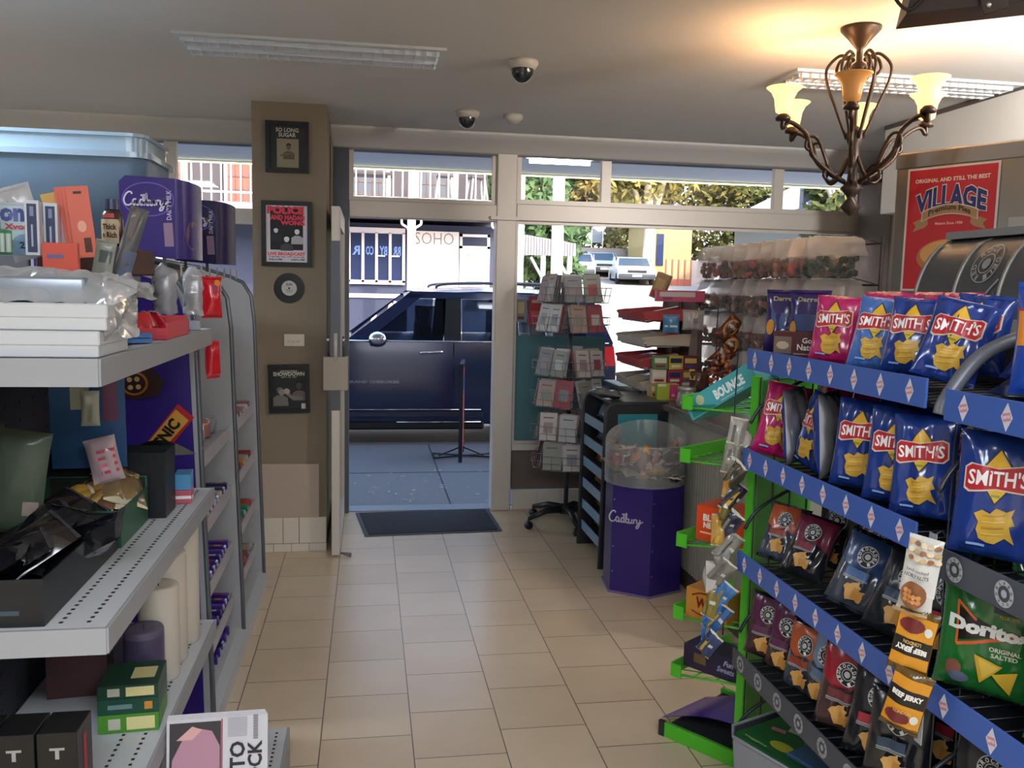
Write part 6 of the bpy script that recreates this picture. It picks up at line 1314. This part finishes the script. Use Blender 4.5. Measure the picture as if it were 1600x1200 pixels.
for i in range(44):
    c = ('2a2024','3a2c2c','c98a2c','d0952e','8a2438','b8b0a8','6a2a30','1f1a20')[i % 8]; r_ = R0*.75*RB.random()**.5; a = RB.uniform(0,2*pi)
    key = 'fs%d' % (i % 8)
    if key not in BAGM:
        o_ = bag_mesh(.085,.12,.03,M(c,.2,coat=.5),M('b9b4a8',.3),[(rect2(0,.07,.05,.02),M('d8d0c0',.3))],i*1.1,1.6,None,6,8).build('x'); BAGM[key] = o_.data; bpy.data.objects.remove(o_)
    o_ = bpy.data.objects.new('sweet_packet', BAGM[key]); COL.objects.link(o_); o_.location = (1.52+r_*cos(a)*.9, 4.64+r_*sin(a)*.9, .615+.085*(i/44)*(1-r_*2)+.01)
    o_.rotation_euler = (radians(RB.uniform(-85,-25)), radians(RB.uniform(-30,30)), RB.uniform(0,2*pi)); tag(o_, 'small foil sweet packet heaped in the clear top of the purple bin', 'sweet packet', 'sweet packets in the purple bin')
# black snack stand with blue tray lips
sn = thing('snack_stand', 'black rounded snack stand with blue edged trays beside the purple bin', 'display stand', (0,0,0)); mblk = M('26282e',.35,coat=.3)
def sidep(y, w=.02):
    p = MB(); pts = [(1.36,0),(1.745,0),(1.745,.99),(1.42,.99),(1.385,.975),(1.37,.94)]
    p.prism(pts, y, y+w, mblk, YP); p.tube([(x,y+w/2,z) for x, z in pts[2:]+[(1.36,0)]], .012, M('3a3d44',.4), 6); return p.build('side_panel', sn)
sidep(4.93); sidep(5.46)
MB().box(1.72,1.745,4.95,5.46,0,.98,mblk).build('back_panel', sn)
MB().decal(rect2(1.56,.80,.24,.26), M('2f8a98',.4), lambda x, z: (x,4.9285,z)).build('teal_poster', sn)
MB().box(1.40,1.72,4.93,5.46,.985,1.0,mblk).build('top', sn)
for i, z in enumerate((.12,.26,.40,.54,.68,.82)):
    s = MB(); s.add([(1.38,4.955,z),(1.71,4.955,z+.07),(1.71,5.455,z+.07),(1.38,5.455,z)], [(0,1,2,3)], mblk); so = s.build('tray', sn)
    MB().box(1.372,1.378,4.955,5.455,z-.015,z+.045,M('7fa8c8',.3,coat=.3)).build('tray_lip', so)
    for j in range(6):
        c = ('c8402e','d8902e','b8303a','d0a040')[(i+j) % 4] if z < .6 else ('5a7a98','7f98b0')[j % 2]
        tag(bag_mesh(.09,.10,.03,M(c,.25,coat=.4),M('b9b4a8',.3),(),i+j*1.3,1,None,5,7).build('snack_packet', None, (1.46,5.0+.08*j,z+.025), rot=(radians(-25),0,radians(-80))), 'small snack packet in the trays of the black stand', 'packet', 'snack packets in the black stand')
tag(bag_mesh(.14,.20,.035,M('8a8d92',.2,metal=.6),M('8a8d92',.3),(),4.2,2,None,8,10).build('foil_packet', None, (1.50,5.05,1.02), rot=(radians(-82),0,radians(70))), 'dull silver packet lying on top of the black snack stand', 'packet')
# rotating greeting card stand ----------------------------------------------------------
SP = (1.375,5.93)
cs = thing('card_spinner', 'tall wire greeting card spinner on a black wheeled star base by the window', 'card stand', (SP[0],SP[1],0))
MB().tube([(0,0,.10),(0,0,1.76)], .016, M('55585f',.35,metal=.5), 10).build('pole', cs)
bs_ = MB(); bs_.cyl(0,0,.085,.14,.05,M('1f2126',.45),16)
bs_.build('hub', cs)
for k in range(5):
    a = radians(72*k+200); D = lambda r, z: (r*cos(a), r*sin(a), z)
    l = MB(); l.tube([D(.04,.115),D(.16,.115),D(.30,.075)], [.028,.022,.016], M('1f2126',.45), 8); lo = l.build('leg', cs)
    c_ = MB(); c_.lathe([(.0,-.018),(.026,-.018),(.028,-.01),(.028,.01),(.026,.018),(0,.018)], M('17181c',.5), 12, TR(*D(.30,.0285)) @ RZ(a) @ RX(pi/2)); c_.tube([D(.30,.075),D(.30,.04)], .008, M('1f2126',.45), 6); c_.build('castor', lo)
m_wr = M('8a8d94',.35,metal=.5)
TZ = [(1.56,.27),(1.36,.28),(1.06,.29),(.85,.29),(.62,.29),(.42,.29)]
cardc = ['c9c3c6','a8b0b6','a89a9c','c8c4c8','8d949e','b8a49e','cfcdce','9aa09a','a85a64','c3c8ce']
ci = 0
for ti, (z, r) in enumerate(TZ):
    for f_ in range(4):
        a = radians(90*f_-78+ti*11); X = RZ(a); wk = MB()
        w_ = .28
        for zz in (0,.05,.10): wk.tube([X @ Vector(p) for p in ((-w_/2,-.13,zz+z),(-w_/2,-.21-.02*(zz>0),zz+z),(w_/2,-.21-.02*(zz>0),zz+z),(w_/2,-.13,zz+z))], .0022, m_wr, 5)
        for i in range(5): x = -w_/2+w_*i/4; wk.tube([X @ Vector(p) for p in ((x,-.13,z+.0),(x,-.21,z),(x,-.23,z+.10))], .0018, m_wr, 5)
        wk.tube([X @ Vector((0,-.13,z)), X @ Vector((0,0,z+.02))], .003, m_wr, 5); wk.tube([X @ Vector((0,-.135,z+.12)), X @ Vector((0,0,z+.14))], .003, m_wr, 5)
        wk.build('card_pocket', cs)
        for j in range(6):
            if f_ == 2 and j > 1: continue
            ci += 1; ww = .125 if ti not in (3,) else .135; hh = .175+.02*((ci*7) % 3)/3
            cd = MB(); cd.box(-ww/2,ww/2,-.001,.001,0,hh,M(cardc[(ci*7+ti) % 10],.5))
            cd.decal(rect2(0,hh*.45,ww*.55,hh*.4), M(cardc[(ci*3+ci//4+3) % 10],.5), lambda x, y: (x,-.0015,y)); cd.decal(rect2(0,hh*.82,ww*.6,.008), M('7a6a74',.5), lambda x, y: (x,-.0015,y))
            ps = X @ Vector((-w_/4 if j % 2 else w_/4, -.176-.013*(j//2), z+.004)); cd2 = cd.build('greeting_card', None, (SP[0]+ps.x, SP[1]+ps.y, ps.z), rot=(radians(-11-2*(j % 2)),radians(3*sin(ci)),a))
            tag(cd2, 'greeting card standing in the %s tier of the wire spinner' % ('top','second','third','fourth','fifth','lowest')[ti], 'greeting card', 'greeting cards in the %s tier' % ('top','second','third','fourth','fifth','lowest')[ti])
# posters on the inside of the window
def poster(label, x0, x1, z0, z1, col, pr=(), name='window_poster'):
    p = MB(); p.box(x0,x1,FACE-.013,FACE-.008,z0,z1,M(col,.6))
    for i, (vf, m) in enumerate(pr): p.decal(vf, m, lambda x, z, i=i: ((x0+x1)/2+x, FACE-.0135-.0003*i, (z0+z1)/2+z))
    return tag(p.build(name), label, 'poster')
poster('teal panel on the lower window behind the card spinner', 1.075,1.75,.505,1.30,'4f7d86',[(rect2(.1,-.15,.2,.1),M('7a7f8c',.5))])
poster('magazine page with a cream picture at the window, leftmost of three', 1.06,1.15,1.40,1.57,'8d8a84',[(rect2(0,.02,.05,.08),M('b8a98a',.5)),(rect2(0,-.055,.05,.02),M('4a4844',.5))])
poster('red magazine cover at the window, middle of three', 1.165,1.285,1.375,1.59,'b03c40',[(rect2(.0,-.02,.09,.04),M('c9605c',.5)),(rect2(0,.07,.08,.02),M('d9c8c4',.5))])
poster('dark magazine cover with a pale edge at the window, rightmost of three', 1.295,1.405,1.36,1.58,'2f3040',[(rect2(.0,.0,.07,.1),M('6a4a50',.5)),(rect2(.05,.0,.006,.21),M('c9c6cc',.5))])
# confectionery tiers on the counter --------------------------------------------------------
cf = thing('confectionery_stand', 'tiered counter stand of red edged chocolate bar trays before the window', 'display stand', (0,0,0)); mred = M('b8484e',.4); mcr_ = M('cfc4b4',.4)
TI = [(1.03,5.35,5.95),(1.17,5.35,5.95),(1.31,5.35,5.95),(1.47,5.35,5.95)]
MB().box(2.06,2.08,5.3,5.98,.992,1.62,M('6a5a58',.5)).build('back_board', cf)
for y in (5.33,5.65,5.95): MB().prism([(1.98,.992),(2.06,.992),(2.06,1.6),(2.04,1.6)], y, y+.006, M('8a7c7a',.4), YP).build('bracket', cf)
for i, (z, y0, y1) in enumerate(TI):
    s = MB()
    for yy in (y0, (y0+y1)/2+.005, y1-.006): s.prism(spline([(1.72,z+.015),(1.70,z+.04),(1.74,z+.05),(1.80,z+.055),(2.05,z+.07),(2.05,z-.0),(1.80,z-.015),(1.72,z+.005)],3), yy, yy+.004, (mcr_,mred)[i % 2], YP)
    s.box(1.715,1.72,y0,y1,z-.01,z+.035,(mcr_,mred,M('c9c0bc',.4),mred)[i]); s.box(1.72,2.05,y0,y1,z-.01,z-.005,mcr_)
    s.build('tray', cf)
    for j in range(7):
        c = ('c05a50','4f86b0','d0c4bc','b8903c','a83a5a','c9c6c0','7a3a44')[(i*2+j) % 7]
        b_ = MB(); hh = .062 if j == 0 else .032
        b_.box(-.13,.10,-.033,.033,0,hh,M(c,.3,coat=.3),bev=.003,seg=1); b_.decal(rect2(-.05,hh/2,.10,hh*.5), M(('e0d8cc','6a2a2a','d8b84a')[(i+j) % 3],.4), lambda x, y: (x,-.0336,y)); b_.decal(rect2(.05,hh/2,.06,hh*.35), M('9a3040',.4), lambda x, y: (x,-.0336,y)); b_.decal(rect2(-.02,0,.10,.03), M(('e0d8cc','6a2a2a','d8b84a')[j % 3],.4), lambda x, y: (x,y,hh+.0005)); b_.decal(rect2(0,.014,.05,.014), M('e6e0da',.4), lambda x, y: (-.1305,x,y))
        tag(b_.build('chocolate_bar', None, (1.865,y0+.05+.083*j,z+.004), rot=(0,radians(-12),0)), 'wrapped chocolate bar in the trays of the counter stand', 'chocolate bar', 'bars in the counter stand')
# hanging packs and goods in front of it
MB().tube([(2.06,5.34,1.56),(1.93,5.05,1.56),(1.97,4.80,1.56)], .004, m_wire, 6).tube([(1.97,4.80,1.56),(1.97,4.80,1.20)], .003, m_wire, 5).build('display_prong', cf)
boxp('cream and orange upright carton leaning at the top of the counter stand', .09,.05,.17,'b08a5c',(1.85,5.55,1.60),radians(-40),prints=[(rect2(0,.10,.06,.07),M('c9b080',.4)),(rect2(0,.03,.07,.04),M('a83a44',.4))],rot=(0,radians(20),radians(-40)))
boxp('pink and white open carton on the top tier of the counter stand', .30,.10,.07,'c04a6c',(1.93,5.33,1.585),radians(-12),prints=[(rect2(-.02,.045,.22,.03),M('cfc8c8',.5)),(rect2(-.08,.018,.06,.02),M('8a3a6a',.5))])
packet('crinkled silver packet hanging beside the counter stand', .13,.12,.05,'a8a6a4',(1.92,5.05,1.42),radians(-20),seed=6.6,cr=2.2,name='hanging_packet',prints=[(rect2(0,.06,.06,.03),M('6a6a6c',.4))])
packet('small blue packet under the silver one on the counter stand', .10,.11,.03,'4a86b4',(1.80,5.10,1.40),radians(-20),seed=7.6,name='hanging_packet',prints=[(rect2(0,.04,.08,.012),M('d0dce4',.4))])
for i, (x, z, rr_, l) in enumerate(((1.98,1.38,40,'brown and gold oval packet, topmost of the hanging brown packs'),(1.99,1.27,35,'brown and gold packet, second of the hanging brown packs'),(1.93,1.22,45,'brown and gold packet, lowest of the hanging brown packs'))):
    packet(l, .10,.16,.04,'5c3420',(x,4.78,z),0,prints=[(ell2(0,.09,.04,.055,14),M('b8782c',.35)),(ell2(.0,.09,.03,.04,14),M('4a2a1c',.35)),(T2('MINI',0,.10,.05,.02,bold=.04),M('d9c8a8',.4))],rot=(0,radians(rr_),radians(-15)),seed=i*1.2,name='hanging_packet')
nb = thing('nut_bag', 'round net bag of red brown nuts hanging in front of the lolly bags', 'bag', (1.97,4.72,1.06))
g_ = MB(); RN = random.Random(4)
for k in range(110):
    a = RN.uniform(0,2*pi); h_ = RN.uniform(.0,.24); r_ = .062*sin(pi*(h_+.03)/.30)**.6; g_.ball((r_*cos(a), r_*sin(a)*.8, h_), .013, M(('8a3f2c','a8583a','6a2c22','b87a5a')[k % 4],.4,coat=.3), 6)
o_ = g_.build('nuts', nb); o_['kind'] = 'stuff'
MB().tube([(0,0,.22),(0,0,.36)], .003, m_wire, 5).lathe([(.0,.24),(.012,.25),(.004,.28)], M('c9c4bc',.4), 8).build('tie', nb)
packet('dark packet with a yellow ticket under the hanging brown packs', .12,.12,.04,'4a3028',(1.87,4.78,1.08),radians(-10),seed=2.2,name='hanging_packet',prints=[(rect2(-.045,.10,.03,.06),M('b8a84a',.4))])
def jar(label, x, y, fill):
    t = thing('sweet_jar', label, 'jar', (x,y,.991))
    MB().lathe([(0,.0),(.055,0),(.06,.008),(.062,.03),(.055,.075),(.045,.088),(.045,.10)], cl, 24).build('jar', t)
    MB().lathe([(0,.118),(.046,.118),(.05,.114),(.05,.098),(.046,.096)], M('b9b6b2',.25,metal=.6), 24).build('lid', t)
    g_ = MB()
    for k in range(46):
        a = RN.uniform(0,2*pi); r_ = .045*RN.random()**.5; g_.ball((r_*cos(a), r_*sin(a), .012+.055*RN.random()), .010, M(fill[k % len(fill)],.3,coat=.3), 6)
    o_ = g_.build('sweets', t); o_['kind'] = 'stuff'
jar('low glass jar of yellow sweets on the counter, left one', 1.80,4.78,('c99a2c','d8b04a','8a5a34'))
jar('low glass jar of red and pink sweets on the counter beside the yellow one', 1.93,4.82,('b84a44','c98078','8a3a34'))
jar('glass jar of mixed brown sweets farther back on the counter', 1.90,5.0,('8a4a34','b8785a','c9a88a'))
GC = [('c8a05a','tan'),('b8464e','red'),('4f7fa8','blue'),('cfc6ba','cream'),('a83a5c','pink'),('8a5a3a','brown'),('5a8a58','green'),('c9b24a','yellow'),('7a3040','maroon')]
for i, (c, nm) in enumerate(GC):
    col_, row_ = i % 3, i//3
    boxp('%s gum carton in the %s layer of the stack before the tiered counter stand' % (nm, ('bottom','middle','top')[row_]), .092,.06,.085,c,(1.775+.097*col_+.01*row_,5.245+.012*row_,.991+.087*row_),radians(-6+4*((i*2) % 3)),prints=[(rect2(0,.055,.075,.03),M(('e0d8cc','2a3a5a','d8c06a')[i % 3],.4)),(rect2(0,.02,.06,.015),M(('8a2c34','e6e0d6','3a5a8a')[i % 3],.4))],name='gum_carton',group='gum cartons stacked on the counter')
boxp('lime green and pink small carton standing on the counter edge', .13,.07,.10,'a8b83c',(1.80,5.13,.991),radians(-8),prints=[(rect2(.035,.05,.05,.09),M('c23a78',.4)),(rect2(-.035,.09,.05,.015),M('e0dcc0',.4)),(T2('m',.035,.03,.02,.015,bold=.03),M('e6d0d8',.4))])
boxp('small white box with a dark square at the far left of the counter', .05,.05,.07,'bdbab6',(1.755,5.27,.991),.1,prints=[(rect2(0,.04,.025,.025),M('3a3a40',.5))])
